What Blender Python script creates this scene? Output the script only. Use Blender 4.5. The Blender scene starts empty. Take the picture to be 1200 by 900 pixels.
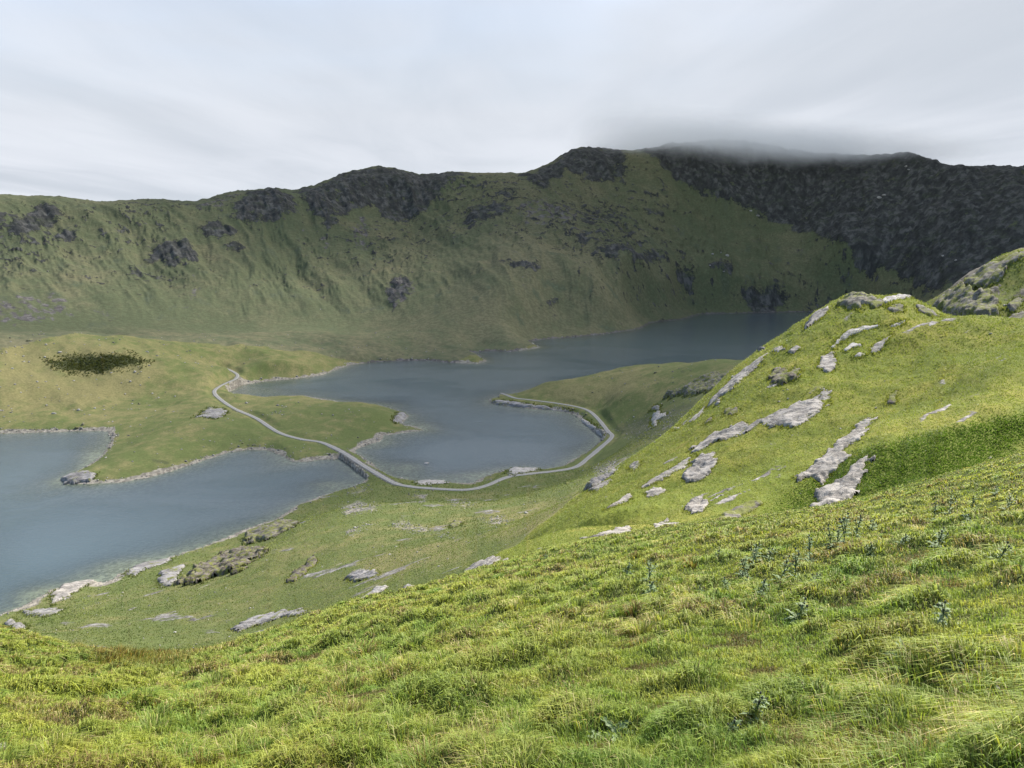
import bpy, math, random
import numpy as np
from math import radians as R
rng = np.random.default_rng(7)
random.seed(7)
sc = bpy.context.scene
COL = sc.collection

# ------------------------------------------------------------------ camera model (survey of the view)
ZC, FPX, HOR = 132.0, 906.0, 286.0          # eye height over the lake, focal length and horizon row (1200 px wide frame)
PITCH = math.atan((450 - HOR) / FPX)
CP, SP = math.cos(PITCH), math.sin(PITCH)
def ray(u, v):
    """pixel -> azimuth (0 = straight ahead, + right), tangent of elevation"""
    u = np.asarray(u, float); v = np.asarray(v, float)
    dx = (u - 600) / FPX; dy = (450 - v) / FPX
    X = dx; Y = CP + dy * SP; Z = -SP + dy * CP
    return np.arctan2(X, Y), Z / np.hypot(X, Y)
def project(x, y, z):
    dz = z - ZC
    f = y * CP - dz * SP; up = y * SP + dz * CP
    return 600 + FPX * x / f, 450 - FPX * up / f
def at_z(u, v, z):
    az, t = ray(u, v); d = (z - ZC) / t
    return d * np.sin(az), d * np.cos(az)

# ------------------------------------------------------------------ noise
def _hash(ix, iy, s):
    h = (ix.astype(np.int64) * 374761393 + iy.astype(np.int64) * 668265263 + s * 1442695041) & 0xFFFFFFFF
    h = ((h ^ (h >> 13)) * 1274126177) & 0xFFFFFFFF
    h = ((h ^ (h >> 16)) * 2246822519) & 0xFFFFFFFF
    return ((h ^ (h >> 15)) & 0xFFFFFF).astype(np.float64) / 0xFFFFFF
def noise(x, y, s=0):
    """gradient noise, about -1..1"""
    x = np.asarray(x, float); y = np.asarray(y, float)
    ix = np.floor(x); iy = np.floor(y); fx = x - ix; fy = y - iy
    ux = fx * fx * fx * (fx * (fx * 6 - 15) + 10); uy = fy * fy * fy * (fy * (fy * 6 - 15) + 10)
    def g(dx, dy):
        a = _hash(ix + dx, iy + dy, s) * 2 * np.pi
        return np.cos(a) * (fx - dx) + np.sin(a) * (fy - dy)
    a = g(0, 0) * (1 - ux) + g(1, 0) * ux
    b = g(0, 1) * (1 - ux) + g(1, 1) * ux
    return 1.5 * (a * (1 - uy) + b * uy)
def fbm(x, y, s=0, o=4, gain=.5, lac=2.03):
    t = 0; a = 1; n = 0
    for i in range(o):
        t = t + a * noise(x + 17.3 * i, y - 9.1 * i, s + i); n += a
        a *= gain; x = x * lac; y = y * lac
    return t / n
def ridged(x, y, s=0, o=4, gain=.5, lac=2.1):
    t = 0; a = 1; n = 0
    for i in range(o):
        t = t + a * (1 - 2 * np.abs(noise(x + 7.7 * i, y + 3.1 * i, s + i))); n += a
        a *= gain; x = x * lac; y = y * lac
    return t / n
def sstep(a, b, x):
    t = np.clip((x - a) / (b - a), 0, 1); return t * t * (3 - 2 * t)

# ------------------------------------------------------------------ polygons
def poly_sd(px, py, X, Y):
    """signed distance to a closed polygon, + inside"""
    d = np.full(X.shape, 1e18); ins = np.zeros(X.shape, bool); n = len(px)
    for i in range(n):
        x0, y0, x1, y1 = px[i], py[i], px[(i + 1) % n], py[(i + 1) % n]
        ex, ey = x1 - x0, y1 - y0; wx, wy = X - x0, Y - y0
        t = np.clip((wx * ex + wy * ey) / (ex * ex + ey * ey + 1e-12), 0, 1)
        d = np.minimum(d, (wx - ex * t) ** 2 + (wy - ey * t) ** 2)
        c = (y0 > Y) != (y1 > Y)
        if ey != 0: ins ^= c & (X < ex * (Y - y0) / ey + x0)
    d = np.sqrt(d); return np.where(ins, d, -d)
def line_dist(px, py, X, Y, pz=None):
    d = np.full(X.shape, 1e18); zz = np.zeros(X.shape)
    for i in range(len(px) - 1):
        x0, y0, x1, y1 = px[i], py[i], px[i + 1], py[i + 1]
        ex, ey = x1 - x0, y1 - y0; wx, wy = X - x0, Y - y0
        t = np.clip((wx * ex + wy * ey) / (ex * ex + ey * ey + 1e-12), 0, 1)
        q = (wx - ex * t) ** 2 + (wy - ey * t) ** 2
        m = q < d; d = np.where(m, q, d)
        if pz is not None: zz = np.where(m, pz[i] + (pz[i + 1] - pz[i]) * t, zz)
    return np.sqrt(d), zz
def smooth_line(pts, n=8):
    """Catmull-Rom through the points (any dimension)"""
    p = np.array(pts, float); p = np.vstack([2 * p[0] - p[1], p, 2 * p[-1] - p[-2]]); out = []
    for i in range(1, len(p) - 2):
        for k in range(n):
            t = k / n
            out.append(.5 * (2 * p[i] + (p[i + 1] - p[i - 1]) * t + (2 * p[i - 1] - 5 * p[i] + 4 * p[i + 1] - p[i + 2]) * t * t
                       + (3 * p[i] - p[i - 1] - 3 * p[i + 1] + p[i + 2]) * t ** 3))
    out.append(p[-2]); return np.array(out)

# ------------------------------------------------------------------ survey: lakes
LAKE_W = [(-90,508),(0,508),(40,507),(90,505),(125,505),(131,512),(127,525),(112,540),(95,550),(83,557),(72,562),(75,567),(110,567),
          (138,565),(167,561),(200,552),(233,541),(267,530),(290,527),(313,527),(333,535),(343,541),(362,540),(383,538),(399,537),(405,541),(429,561),
          (425,566),(408,572),(390,577),(350,592),(320,610),(283,622),(258,634),(233,643),(210,650),(187,657),(170,661),(150,667),(140,673),(135,680),(121,684),
          (107,681),(85,687),(60,693),(45,702),(30,710),(0,722),(-90,760)]
LAKE_E = [(267,459),(275,455),(283,451),(295,449),(307,447),(340,444),(375,440),(394,433),(412,427),(440,424),(470,423),(500,422),(530,425),(560,426),(570,423),
          (560,416),(553,413),(575,411),(597,412),(615,410),(632,407),(620,400),(640,397),(670,395),(700,392),(725,389),(750,385),(763,378),(780,376),(800,374),(820,368),
          (860,367),(905,366),(953,365),(1000,366),(1050,371),(1065,385),(1040,405),(1000,418),(960,422),(900,426),(830,432),(760,438),(700,446),(640,455),(605,462),
          (585,465),(572,469),(577,473),(590,475),(607,477),(625,479),(650,480),(675,486),(685,497),(696,505),(707,512),(705,518),(700,522),(685,531),(670,540),(660,547),(637,551),
          (615,549),(592,551),(578,556),(567,560),(555,566),(540,566),(520,564),(487,564),(470,561),(457,558),(446,551),(432,541),(422,534),(414,529),(420,525),(432,520),(445,517),(450,510),(473,507),(497,504),
          (488,500),(470,497),(474,492),(479,487),(470,483),(460,480),(445,477),(412,474),(375,467),(355,465),(312,467),(283,465)]
def to_world(poly, z=0.0):
    a = np.array(poly, float); x, y = at_z(a[:, 0], a[:, 1], z); return x, y
LW, LE = to_world(LAKE_W), to_world(LAKE_E)
PATH_PX = [(262,431,8.5),(270,434,8),(278,439,7.5),(276,444,7),(267,448,6.5),(257,453,6),(251,459,5.5),(257,467,5),(275,479,4.5),(300,490,4),(325,506,3.4),(350,514,3.2),(375,518,3),
           (390,524,2.8),(405,532,2.6),(425,545,2.6),(440,554,2.6),(462,566,2.8),(480,570,3.2),(500,572,3.6),(542,574,4),(567,570,4),(595,559,3.8),(622,555,3.6),(650,552,3.6),(675,547,3.6),(690,536,3.6),
           (702,526,3.6),(717,512,3.8),(712,505,3.8),(700,490,3.7),(687,480,3.6),(662,474,3.4),(625,469,3.2),(604,466.5,3),(594,463,2.8),(587,460.5,2.6)]
_p = np.array(PATH_PX); _x, _y = at_z(_p[:, 0], _p[:, 1], _p[:, 2])
PATH = smooth_line(np.c_[_x, _y, _p[:, 2]], 6)

# ------------------------------------------------------------------ survey: spot heights (azimuth, ln distance) -> (z - eye) / distance
PA, PL, PW = [], [], []
def spot(u, v, d):
    a, t = ray(u, v); PA.append(float(a)); PL.append(math.log(d)); PW.append(float(t))
def spot_z(u, v, z):
    a, t = ray(u, v); d = (z - ZC) / float(t); PA.append(float(a)); PL.append(math.log(d)); PW.append(float(t))
def spot_raw(az, d, w):
    PA.append(az); PL.append(math.log(d)); PW.append(w)
# the near slope: convex profile that falls away at its crest
FG = [(-330,720,24),(-150,742,25),(0,742,26),(60,752,24),(120,770,20),(220,768,20),(300,748,22),(400,714,26),(500,687,31),(600,657,37),(700,633,43),
      (800,616,49),(900,604,55),(1000,588,60),(1100,560,66),(1200,532,74),(1350,490,85),(1600,430,100)]
FGA, FGD = [], []
for u, v, ds in FG:
    a, t = ray(u, v); a = float(a); ts = -float(t); A = ts - 3.3 / ds; B = 1.65 / ds ** 2
    FGA.append(a); FGD.append(ds)
    for d in (.8, 1.6, 3.2, 6.5, .5 * ds, .75 * ds, ds, 1.22 * ds): spot_raw(a, d, -(1.65 / d + A + B * d))
    spot_raw(a, (2.3 if u < 780 else 1.45) * ds, -(ts + (.035 if u < 780 else .018)))
for az, A in ((-1.3, .28), (-2.0, .05), (-2.6, -.15), (3.14, -.28), (2.6, -.22), (2.0, -.12), (1.35, .06)):
    for k in (0, 2 * math.pi, -2 * math.pi):
        if abs(az + k) > 4.4: continue
        for d in (.8, 1.6, 3.2, 8, 20, 60, 160, 400, 1000, 2500, 7000): spot_raw(az + k, d, -(1.65 / d + A * min(1, 400 / d) + (.1 if d > 300 and az < 0 and az > -1.5 else 0)))
# valley below the slope
for u, v, d in ((40,755,150),(120,760,160),(200,755,170),(300,742,165),(100,725,225),(200,700,255),(300,690,225),(300,650,285),(60,735,215),
                (400,690,180),(400,640,250),(400,600,320),(500,672,135),(500,640,200),(500,610,275),(500,588,335),(560,655,130),(560,625,200),(560,595,300),
                (620,640,120),(640,590,275),(620,610,215),(680,570,300),(700,545,400),(740,520,420),(800,480,450),(840,455,470),(770,500,430),(-60,740,200)): spot(u, v, d)
# spit and moraine
for u, v, z in ((100,559,3),(150,540,5),(200,520,6),(250,505,6),(300,512,4.5),(230,480,7),(350,495,5),(420,490,7),(440,483,8),(400,479,7),(350,472,4.5),(300,474,4),(330,520,3),(380,527,2.5),
                (640,466,4),(710,478,6),(735,505,7),(700,545,7),(640,565,6),(560,585,9),(470,590,8),(430,590,8),(380,600,7),(300,640,6),(250,655,6),(190,672,5),(120,700,7),(60,720,8)): spot_z(u, v, z)
for u, v, d in ((640,450,672),(700,441,660),(730,437,655),(760,433,640),(772,430.5,637),(800,428.5,622),(818,424,615),(870,422,600),(930,421,590),(720,465,590),(780,455,560),(840,440,545),
                (0,396,860),(70,397,850),(110,401,835),(150,409,815),(190,423,790),(230,436,770),(0,450,740),(80,440,760),(150,450,740),(80,480,690),(200,465,710),(-150,395,870),
                (40,394,960),(150,398,960),(190,398,960),(240,393,980),(330,396,960),(260,415,860),(330,412,880),(330,428,800),(420,395,1000),(420,412,900),(500,405,985),(560,400,1010)): spot(u, v, d)
# shorelines
for P_ in (LAKE_W, LAKE_E):
    for u, v in P_: spot_z(u, v, .6)
for u, v, z in PATH_PX[::2]: spot_z(u, v, z)
# rocky knoll and its spur
for u, v, d in ((560,667,75),(620,652,82),(680,636,88),(740,626,92),(800,615,95),(860,606,97),(920,601,99),(980,594,100),(1050,573,104),(1120,550,110),(1200,525,118),
                (590,645,112),(640,618,125),(700,576,148),(760,526,168),(800,497,178),(830,468,185),(855,445,190),(880,424,195),(915,402,201),(945,378,206),(968,362,209),(995,348,211),(1030,351,213),(1060,347,214),(1090,362,210),(1110,372,196),
                (1150,383,186),(1200,383,184),(1300,375,190),(900,560,115),(850,570,116),(800,572,118),(760,590,110),(700,615,105),(950,520,130),(990,540,115),(900,500,140),(860,500,145),(950,450,158),(880,460,165),(1000,400,182),(1000,450,160),
                (1050,430,168),(1100,470,145),(1100,520,116),(1180,480,128),(1180,430,150),(1150,400,175),(800,540,135),(760,560,130),(1250,450,150),
                # behind the crest
                (700,590,230),(760,545,245),(830,500,255),(880,465,262),(945,425,270),(1000,400,275),(1060,396,280),(1110,400,262),(1160,408,240),(1220,410,235),
                # second knoll
                (1098,362,285),(1125,337,290),(1150,321,293),(1180,302,296),(1200,297,297),(1300,270,310),(1130,372,262),(1165,376,258),(1200,350,272),(1180,340,280),(1250,345,270),
                (1098,425,380),(1125,410,390),(1200,400,400),(1300,395,420)): spot(u, v, d)
for u_, d_, z_ in ((880,430,48),(960,450,42),(1040,470,38),(1130,500,36),(1250,540,40),(930,530,44),(1040,560,28),(1150,620,22),(900,380,58)): spot_raw(float(ray(u_, 450)[0]), d_, (z_ - ZC) / d_)
for u_, d_, z_ in ((1000,650,20),(1000,800,8),(1100,650,22),(1100,850,10),(1250,600,34),(1250,900,12),(930,640,26)): spot_raw(float(ray(u_, 450)[0]), d_, (z_ - ZC) / d_)
# mountain
MT = [(0,392,1000),(100,394,1040),(250,394,1060),(0,360,1130),(100,355,1160),(0,310,1330),(100,310,1340),(200,310,1370),(200,355,1180),(-150,390,1000),(-150,300,1350),(-300,380,1000),(-300,290,1400),
      (330,385,1090),(330,345,1230),(330,300,1420),(300,262,1520),(430,392,1060),(430,340,1270),(430,285,1530),(430,250,1660),(390,262,1580),(380,320,1370),(480,360,1150),(480,300,1440),(480,245,1700),(400,372,1150),
      (520,390,1020),(520,340,1210),(540,290,1440),(530,240,1690),(600,388,1035),(600,340,1150),(600,300,1330),(600,260,1540),(610,225,1730),
      (650,390,1050),(700,378,1110),(700,340,1250),(680,300,1430),(690,250,1690),(690,210,1840),(650,270,1500),(760,370,1190),(760,330,1380),(760,280,1620),(770,220,1850),
      (820,360,1420),(820,330,1560),(800,290,1680),(800,240,1850),(850,300,1720),(850,255,1850),(900,350,1600),(900,310,1730),(900,280,1820),(900,235,1930),
      (1000,350,1600),(1000,310,1710),(1000,270,1800),(1000,225,1920),(1050,360,1560),(1100,340,1590),(1100,290,1690),(1100,240,1830),(1200,330,1560),(1200,260,1720),(1300,330,1550),(1300,260,1700)]
for m in MT: spot(*m)
CREST = [(-300,215,1700),(-150,225,1680),(0,230,1650),(30,231,1650),(60,231,1650),(100,236,1660),(120,238,1660),(150,236,1660),(190,235,1670),(230,238,1680),(250,233,1690),(270,226,1700),(300,224,1710),(325,221,1730),(345,225,1740),(360,222,1750),(380,217,1760),
         (398,207,1770),(420,202,1780),(455,201,1800),(480,206,1810),(495,208,1820),(510,206,1830),(540,203,1850),(570,204,1860),(610,204,1880),(630,201,1890),(650,190,1920),(670,177,1960),(685,173,1980),(700,174,1990),(730,180,2000),
         (750,178,2010),(790,172,2040),(830,170,2060),(870,172,2070),(920,180,2070),(980,184,2060),(1040,186,2040),(1065,182,2030),(1085,190,2020),(1110,198,2000),(1150,197,1980),(1175,199,1970),(1200,198,1960),(1300,190,1950),(1500,190,1950)]
for u, v, d in CREST:
    spot(u, v, d); a, t = ray(u, v)
    for k in (1.12, 1.5, 3.5): spot_raw(float(a), d * k, (float(t) - .012) / k - .06 * (k - 1))
PA, PL, PW = map(np.array, (PA, PL, PW))
SX = 1.35
def _tps(r2): return np.where(r2 > 1e-14, r2 * np.log(r2 + 1e-30), 0)
def solve_tps():
    n = len(PA); x = PA * SX; y = PL
    K = _tps((x[:, None] - x) ** 2 + (y[:, None] - y) ** 2) + 2e-4 * np.eye(n)
    P = np.c_[np.ones(n), x, y]
    M = np.zeros((n + 3, n + 3)); M[:n, :n] = K; M[:n, n:] = P; M[n:, :n] = P.T
    return np.linalg.solve(M, np.r_[PW, 0, 0, 0])
CO = solve_tps()

# ------------------------------------------------------------------ the polar terrain grid
HALF = R(37.5)
NIN = 1240
az_in = np.linspace(-HALF, HALF, NIN)
side = HALF + (math.pi - HALF) * (np.linspace(0, 1, 46)[1:]) ** 1.6
AZ = np.concatenate([-side[::-1], az_in, side])
def rings():
    r = [.5]
    while r[-1] < 9000:
        d = r[-1]
        if d < 3: s = .12
        elif d < 95: s = d * .0125
        elif d < 330: s = max(.75, d * .0045)
        elif d < 700: s = 2.6
        elif d < 1000: s = 4.2
        elif d < 2120: s = 5.6
        elif d < 2500: s = 25
        else: s = d * .12
        r.append(d + s)
    return np.array(r)
RD = rings(); LRD = np.log(RD)
NA, NR = len(AZ), len(RD)
def coarse_w():
    ca = np.concatenate([np.linspace(-math.pi, -HALF - .02, 40), np.linspace(-HALF, HALF, 260), np.linspace(HALF + .02, math.pi, 40)])
    cl = np.linspace(LRD[0], LRD[-1], 420)
    W = np.zeros((len(ca), len(cl))); n = len(PA)
    for i, a in enumerate(ca):
        r2 = ((a - PA[:, None]) * SX) ** 2 + (cl[None, :] - PL[:, None]) ** 2
        W[i] = CO[:n] @ _tps(r2) + CO[n] + CO[n + 1] * a * SX + CO[n + 2] * cl
    return ca, cl, W
CA, CL, CW = coarse_w()
def bilerp(ga, gl, G, a, l):
    ia = np.clip(np.searchsorted(ga, a) - 1, 0, len(ga) - 2); il = np.clip(np.searchsorted(gl, l) - 1, 0, len(gl) - 2)
    fa = np.clip((a - ga[ia]) / (ga[ia + 1] - ga[ia]), 0, 1); fl = np.clip((l - gl[il]) / (gl[il + 1] - gl[il]), 0, 1)
    return (G[ia, il] * (1 - fa) + G[ia + 1, il] * fa) * (1 - fl) + (G[ia, il + 1] * (1 - fa) + G[ia + 1, il + 1] * fa) * fl
AA, DD = np.meshgrid(AZ, RD, indexing='ij')
W0 = bilerp(CA, CL, CW, AA.ravel(), np.log(DD).ravel()).reshape(AA.shape)
X = DD * np.sin(AA); Y = DD * np.cos(AA)
Z = ZC + W0 * DD

# ------------------------------------------------------------------ regions of the land
def u2a(u, v=450): return float(ray(u, v)[0])
ds_az = np.interp(AZ, FGA, FGD)
SPLIT = ds_az * 1.33                                            # end of the near slope (hidden just behind its crest)
KN = [(-90,0),(440,0),(500,55),(545,75),(585,118),(640,140),(700,172),(760,200),(860,226),(960,238),(1060,241),(1110,236),(1200,224),(1300,222),(1500,215),(1700,200)]
kn_end = np.interp(AZ, [u2a(max(u, -400)) for u, _ in KN], [d for _, d in KN])   # far edge of the rocky knoll
SK = [(1040,0),(1085,345),(1120,350),(1200,355),(1400,380),(1700,380)]
sk_end = np.interp(AZ, [u2a(u) for u, _ in SK], [d for _, d in SK])              # far edge of the second knoll
MB = [(-300,985),(0,985),(110,1045),(250,1062),(330,1050),(430,1048),(520,1020),(600,1008),(680,1040),(760,1040),(800,1200),(900,1400),(1400,1400)]
mt_beg = np.interp(AZ, [u2a(u) for u, _ in MB], [d for _, d in MB])
S_, K_, G_, M_ = SPLIT[:, None], kn_end[:, None], sk_end[:, None], mt_beg[:, None]
m_fg = 1 - sstep(.9, 1.05, DD / S_)
m_kn = sstep(.95, 1.1, DD / S_) * (1 - sstep(.94, 1.06, DD / np.maximum(K_, 1)))
m_sk = sstep(.97, 1.05, DD / np.maximum(K_, 230)) * (1 - sstep(.95, 1.05, DD / np.maximum(G_, 1)))
m_mt = sstep(.97, 1.05, DD / M_)
m_va = np.clip(1 - m_fg - m_kn - m_sk - m_mt, 0, 1)

# relief too fine for the survey
U0, V0 = project(X, Y, Z)
arc = AA * 1500.0
wx_ = fbm(arc / 140, DD / 220, 90, 3) * 40
gul = ridged((arc + wx_ + .28 * (DD - 1000)) / 85, DD / 420, 11, 4)          # gullies that run down the mountain
gul2 = fbm((arc + wx_ * .5) / 26, DD / 90, 15, 4)
def paint(polys, mask, jit=5.0, soft=5.0, sc_=1.0):
    """fraction of rock from outlines surveyed on the mountain face"""
    out = np.zeros(mask.shape); ii = np.where(mask)
    uu = U0[ii] + jit * fbm(arc[ii] / 26, DD[ii] / 34, 31, 3) * 1.6; vv = V0[ii] + jit * fbm(arc[ii] / 24, DD[ii] / 36, 37, 3) * 1.2
    o = np.zeros(len(ii[0]))
    for p in polys:
        p = np.array(p, float); b0 = p.min(0) - 12; b1 = p.max(0) + 12
        k = (uu > b0[0]) & (uu < b1[0]) & (vv > b0[1]) & (vv < b1[1])
        if k.any(): o[k] = np.maximum(o[k], sstep(-soft * (2.2 if len(p) > 20 else 1.2), soft * (2.6 if len(p) > 20 else 1.5), poly_sd(p[:, 0], p[:, 1], uu[k], vv[k])))
    out[ii] = o; return out
CRAGS = [[(5,287),(20,267),(43,247),(67,247),(77,257),(53,273),(50,283),(33,287)],[(-5,255),(8,256),(24,258),(20,268),(-5,271)],[(50,280),(80,272),(105,278),(80,287),(55,286)],
 [(170,307),(180,297),(213,293),(233,303),(238,317),(230,323),(203,322),(177,313)],[(143,323),(157,318),(192,332),(187,337),(163,332)],[(233,273),(253,265),(277,273),(273,283),(247,287)],[(262,292),(282,288),(284,297),(268,301)],
 [(273,247),(300,227),(323,221),(347,237),(353,260),(333,267),(320,270),(293,267),(280,263)],
 [(347,223),(370,218),(400,203),(450,196),(487,203),(533,201),(549,208),(527,223),(510,243),(497,257),(467,269),(447,263),(440,247),(420,253),(400,270),(385,280),(373,268),(357,245)],
 [(537,270),(543,260),(573,247),(597,245),(600,253),(580,263),(557,273)],[(607,207),(640,195),(663,179),(687,168),(727,172),(738,203),(720,217),(687,220),(667,210),(647,217),(640,233),(620,227)],
 [(697,300),(733,298),(787,305),(783,313),(753,315),(720,313),(700,308)],[(670,283),(683,285),(693,297),(677,298)],[(698,282),(717,285),(717,291),(700,287)],[(710,262),(740,263),(740,270),(717,268)],
 [(757,253),(783,255),(780,262),(760,258)],[(582,313),(600,313),(633,320),(630,327),(607,322)],[(632,363),(643,353),(663,350),(653,358),(633,367)],
 [(868,337),(883,332),(907,340),(925,350),(920,362),(897,358),(873,350)],[(830,320),(843,317),(860,327),(857,332),(833,327)],[(790,315),(817,317),(813,327),(795,333)],[(453,350),(460,333),(480,330),(483,347),(463,363)],
 [(738,172),(770,200),(800,225),(830,235),(870,256),(900,264),(930,276),(960,288),(985,300),(1010,313),(1035,326),(1060,336),(1080,341),(1120,340),(1200,330),(1500,320),(1500,120),(738,120)]]
SCREE = [[(373,285),(385,280),(390,300),(375,315)],[(412,290),(415,265),(430,255),(437,280),(425,305)],[(225,243),(270,228),(300,226),(272,245),(240,252)],[(215,350),(240,335),(243,345),(222,356)],[(215,330),(240,325),(245,333),(225,340)],
         [(-5,352),(60,346),(112,366),(60,381),(-5,384)],[(455,335),(482,328),(490,350),(466,366),(450,355)],[(600,245),(640,240),(690,262),(660,275),(610,268)],[(345,300),(352,282),(358,262),(364,268),(352,300),(345,320)],[(510,262),(512,254),(524,252),(520,262)]]
inm = (m_mt > .01) & (np.abs(AA) < HALF + .2)
crag = paint(CRAGS, inm) * m_mt
scree = paint(SCREE, inm) * m_mt
patchy = ridged((arc + wx_) / 30, DD / 26, 51, 5, .65)
loose = sstep(.30, .70, patchy + .35 * fbm(arc / 300, DD / 300, 52, 2) - .16) * m_mt * .62          # small scattered crags
crag = np.maximum(crag * (.12 + .74 * sstep(-.32, .42, patchy + .06 + .25 * sstep(700, 800, U0))), loose * sstep(1080, 1350, DD))
flute = ridged((arc + wx_ * .4) / 15 + .015 * DD, DD / 110, 61, 5, .6)
low = 1 - .75 * np.exp(-((V0 - np.interp(U0, [c[0] for c in CREST], [c[1] for c in CREST])) / 9.0) ** 2)   # keep the surveyed skyline
Z = Z + m_mt * sstep(1.0, 1.25, DD / M_) * low * (9.5 * gul + 3.6 * gul2 + 15 * ridged((arc + wx_ + .5 * (DD - 1000)) / 240, DD / 900, 79, 2) * sstep(1050, 1400, DD) + 1.6 * fbm(arc / 11, DD / 16, 17, 3) + crag * (7.0 * flute + 2.2 * ridged(arc / 34, DD / 26, 71, 3) + 16 * sstep(600, 900, U0) * ridged((arc + wx_ * .5) / 95, DD / 420, 77, 4)))
Z = Z + m_mt * (1 - low) * 7.0 * fbm(arc / 12, DD / 60, 73, 3) * (.3 + crag)
# valley hummocks
Z = Z + m_va * sstep(520, 760, DD) * (4.6 * ridged(X / 105 + .4 * Y / 105, Y / 120, 107, 3) + 2.0 * fbm(X / 30, Y / 40, 109, 3))
Z = Z + m_va * np.clip((DD - 90) / 120, 0, 1) * (1.6 * fbm(X / 42, Y / 42, 101, 4) + .8 * ridged(X / 19, Y / 19, 111, 3) * sstep(-.1, .5, fbm(X / 90, Y / 90, 113, 2)))
# knolls: ribs that run up to the right, little steps
ca_, sa_ = math.cos(.62), math.sin(.62)
RU = X * ca_ + Y * sa_; RV = -X * sa_ + Y * ca_
rib = ridged(RU / 34, RV / 9, 121, 4)
Z = Z + (m_kn + m_sk) * np.clip((DD - 60) / 50, 0, 1) * (1.25 * rib * sstep(-.35, .4, fbm(X / 50, Y / 50, 127, 2) + .2) + 1.0 * fbm(X / 16, Y / 16, 131, 4) + .28 * fbm(X / 3.2, Y / 3.2, 133, 3) + 1.1 * fbm(RU / 60, RV / 26, 135, 2)) + m_sk * (-1.2 + 1.1 * ridged(RU / 30, RV / 12, 137, 4))
# near slope: tussocks and sheep terraces
tus = fbm(X / .85, Y / .62, 141, 3); tus2 = fbm(X / 5.2 + .2 * Y / 5, Y / 4.1, 151, 3)
tus_h = sstep(-.12, .5, tus)
near = np.clip(DD / 3.0, 0, 1)
Z = Z + m_fg * near * (.15 * (tus_h - .4) + .17 * tus2 + .3 * fbm(X / 14, Y / 14, 157, 2) * np.clip(DD / 15, 0, 1))

# ------------------------------------------------------------------ carve the lakes, bench the track
lk = (DD > 180) & (DD < 1900) & (np.abs(AA) < HALF + .45)
SDL = np.full(AA.shape, -999.0)
xi, yi = X[lk], Y[lk]
wob = 1.5 * fbm(xi / 9, yi / 9, 161, 3) + 1.1 * fbm(xi / 33, yi / 33, 167, 2)
SDL[lk] = np.maximum(poly_sd(LW[0], LW[1], xi, yi), poly_sd(LE[0], LE[1], xi, yi)) + wob
land = -SDL
zl = np.maximum(Z, .12 + .045 * np.minimum(land, 60) + .10 * np.sqrt(np.clip(land, 0, 30)))
zl = np.minimum(zl, .35 + .32 * land + .022 * np.clip(land, 0, None) ** 2)
depth_ = np.minimum(np.clip(SDL, 0, None) * (.10 + .05 * fbm(X / 60, Y / 60, 171, 2)), 14) + .05 * np.clip(SDL, 0, 1)
_u, _v = project(X, Y, 0 * Z); shal = np.zeros(AA.shape)
for cu, cv_, ru_, rv_ in ((478,548,36,11),(150,668,60,16),(55,697,50,12),(310,458,45,7),(440,519,34,9),(640,480,50,7),(560,557,60,7),(385,568,40,9),(110,535,26,14),(420,474,60,5),(490,500,30,9)):
    shal = np.maximum(shal, np.exp(-((_u - cu) / ru_) ** 2 - ((_v - cv_) / rv_) ** 2))
depth_ *= 1 - .88 * shal
Z = np.where(lk, np.where(SDL > 0, -depth_ - .05, zl), Z)
pd_, pz_ = line_dist(PATH[:, 0], PATH[:, 1], xi, yi, PATH[:, 2])
PDL = np.full(AA.shape, 999.0); PDL[lk] = pd_
PZL = np.zeros(AA.shape); PZL[lk] = pz_
k = 1 - sstep(2.6, 8.5, PDL)
dry = (SDL < 0)
Z = np.where(dry, Z * (1 - k) + (PZL - .12) * k, Z)

# ------------------------------------------------------------------ look-ups on the finished ground
LAZ = AZ
def ground(x, y):
    a = np.arctan2(x, y); l = np.log(np.maximum(np.hypot(x, y), .51))
    return bilerp(AZ, LRD, Z, np.atleast_1d(a), np.atleast_1d(l))
def field(G, x, y):
    return bilerp(AZ, LRD, G, np.atleast_1d(np.arctan2(x, y)), np.atleast_1d(np.log(np.maximum(np.hypot(x, y), .51))))
WF = (np.maximum(Z, 0) - ZC) / DD
def hit(u, v, dmin=1.0, dmax=8000):
    """where the ray through a pixel first meets the ground (or comes closest to it below dmax)"""
    a, t = ray(u, v); ia = int(np.clip(np.searchsorted(AZ, a) - 1, 0, NA - 2)); f = (a - AZ[ia]) / (AZ[ia + 1] - AZ[ia])
    w = WF[ia] * (1 - f) + WF[ia + 1] * f
    i0 = int(np.searchsorted(RD, dmin)); i1 = min(int(np.searchsorted(RD, dmax)), NR - 1)
    s = w[i0:i1]; j = np.where(s >= t)[0]
    if len(j) and j[0] > 0:
        j = j[0]; g = (t - s[j - 1]) / (s[j] - s[j - 1]); d = RD[i0 + j - 1] + g * (RD[i0 + j] - RD[i0 + j - 1])
    else: d = RD[i0 + (int(j[0]) if len(j) else int(np.argmax(s)))]
    return d * math.sin(a), d * math.cos(a)

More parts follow.
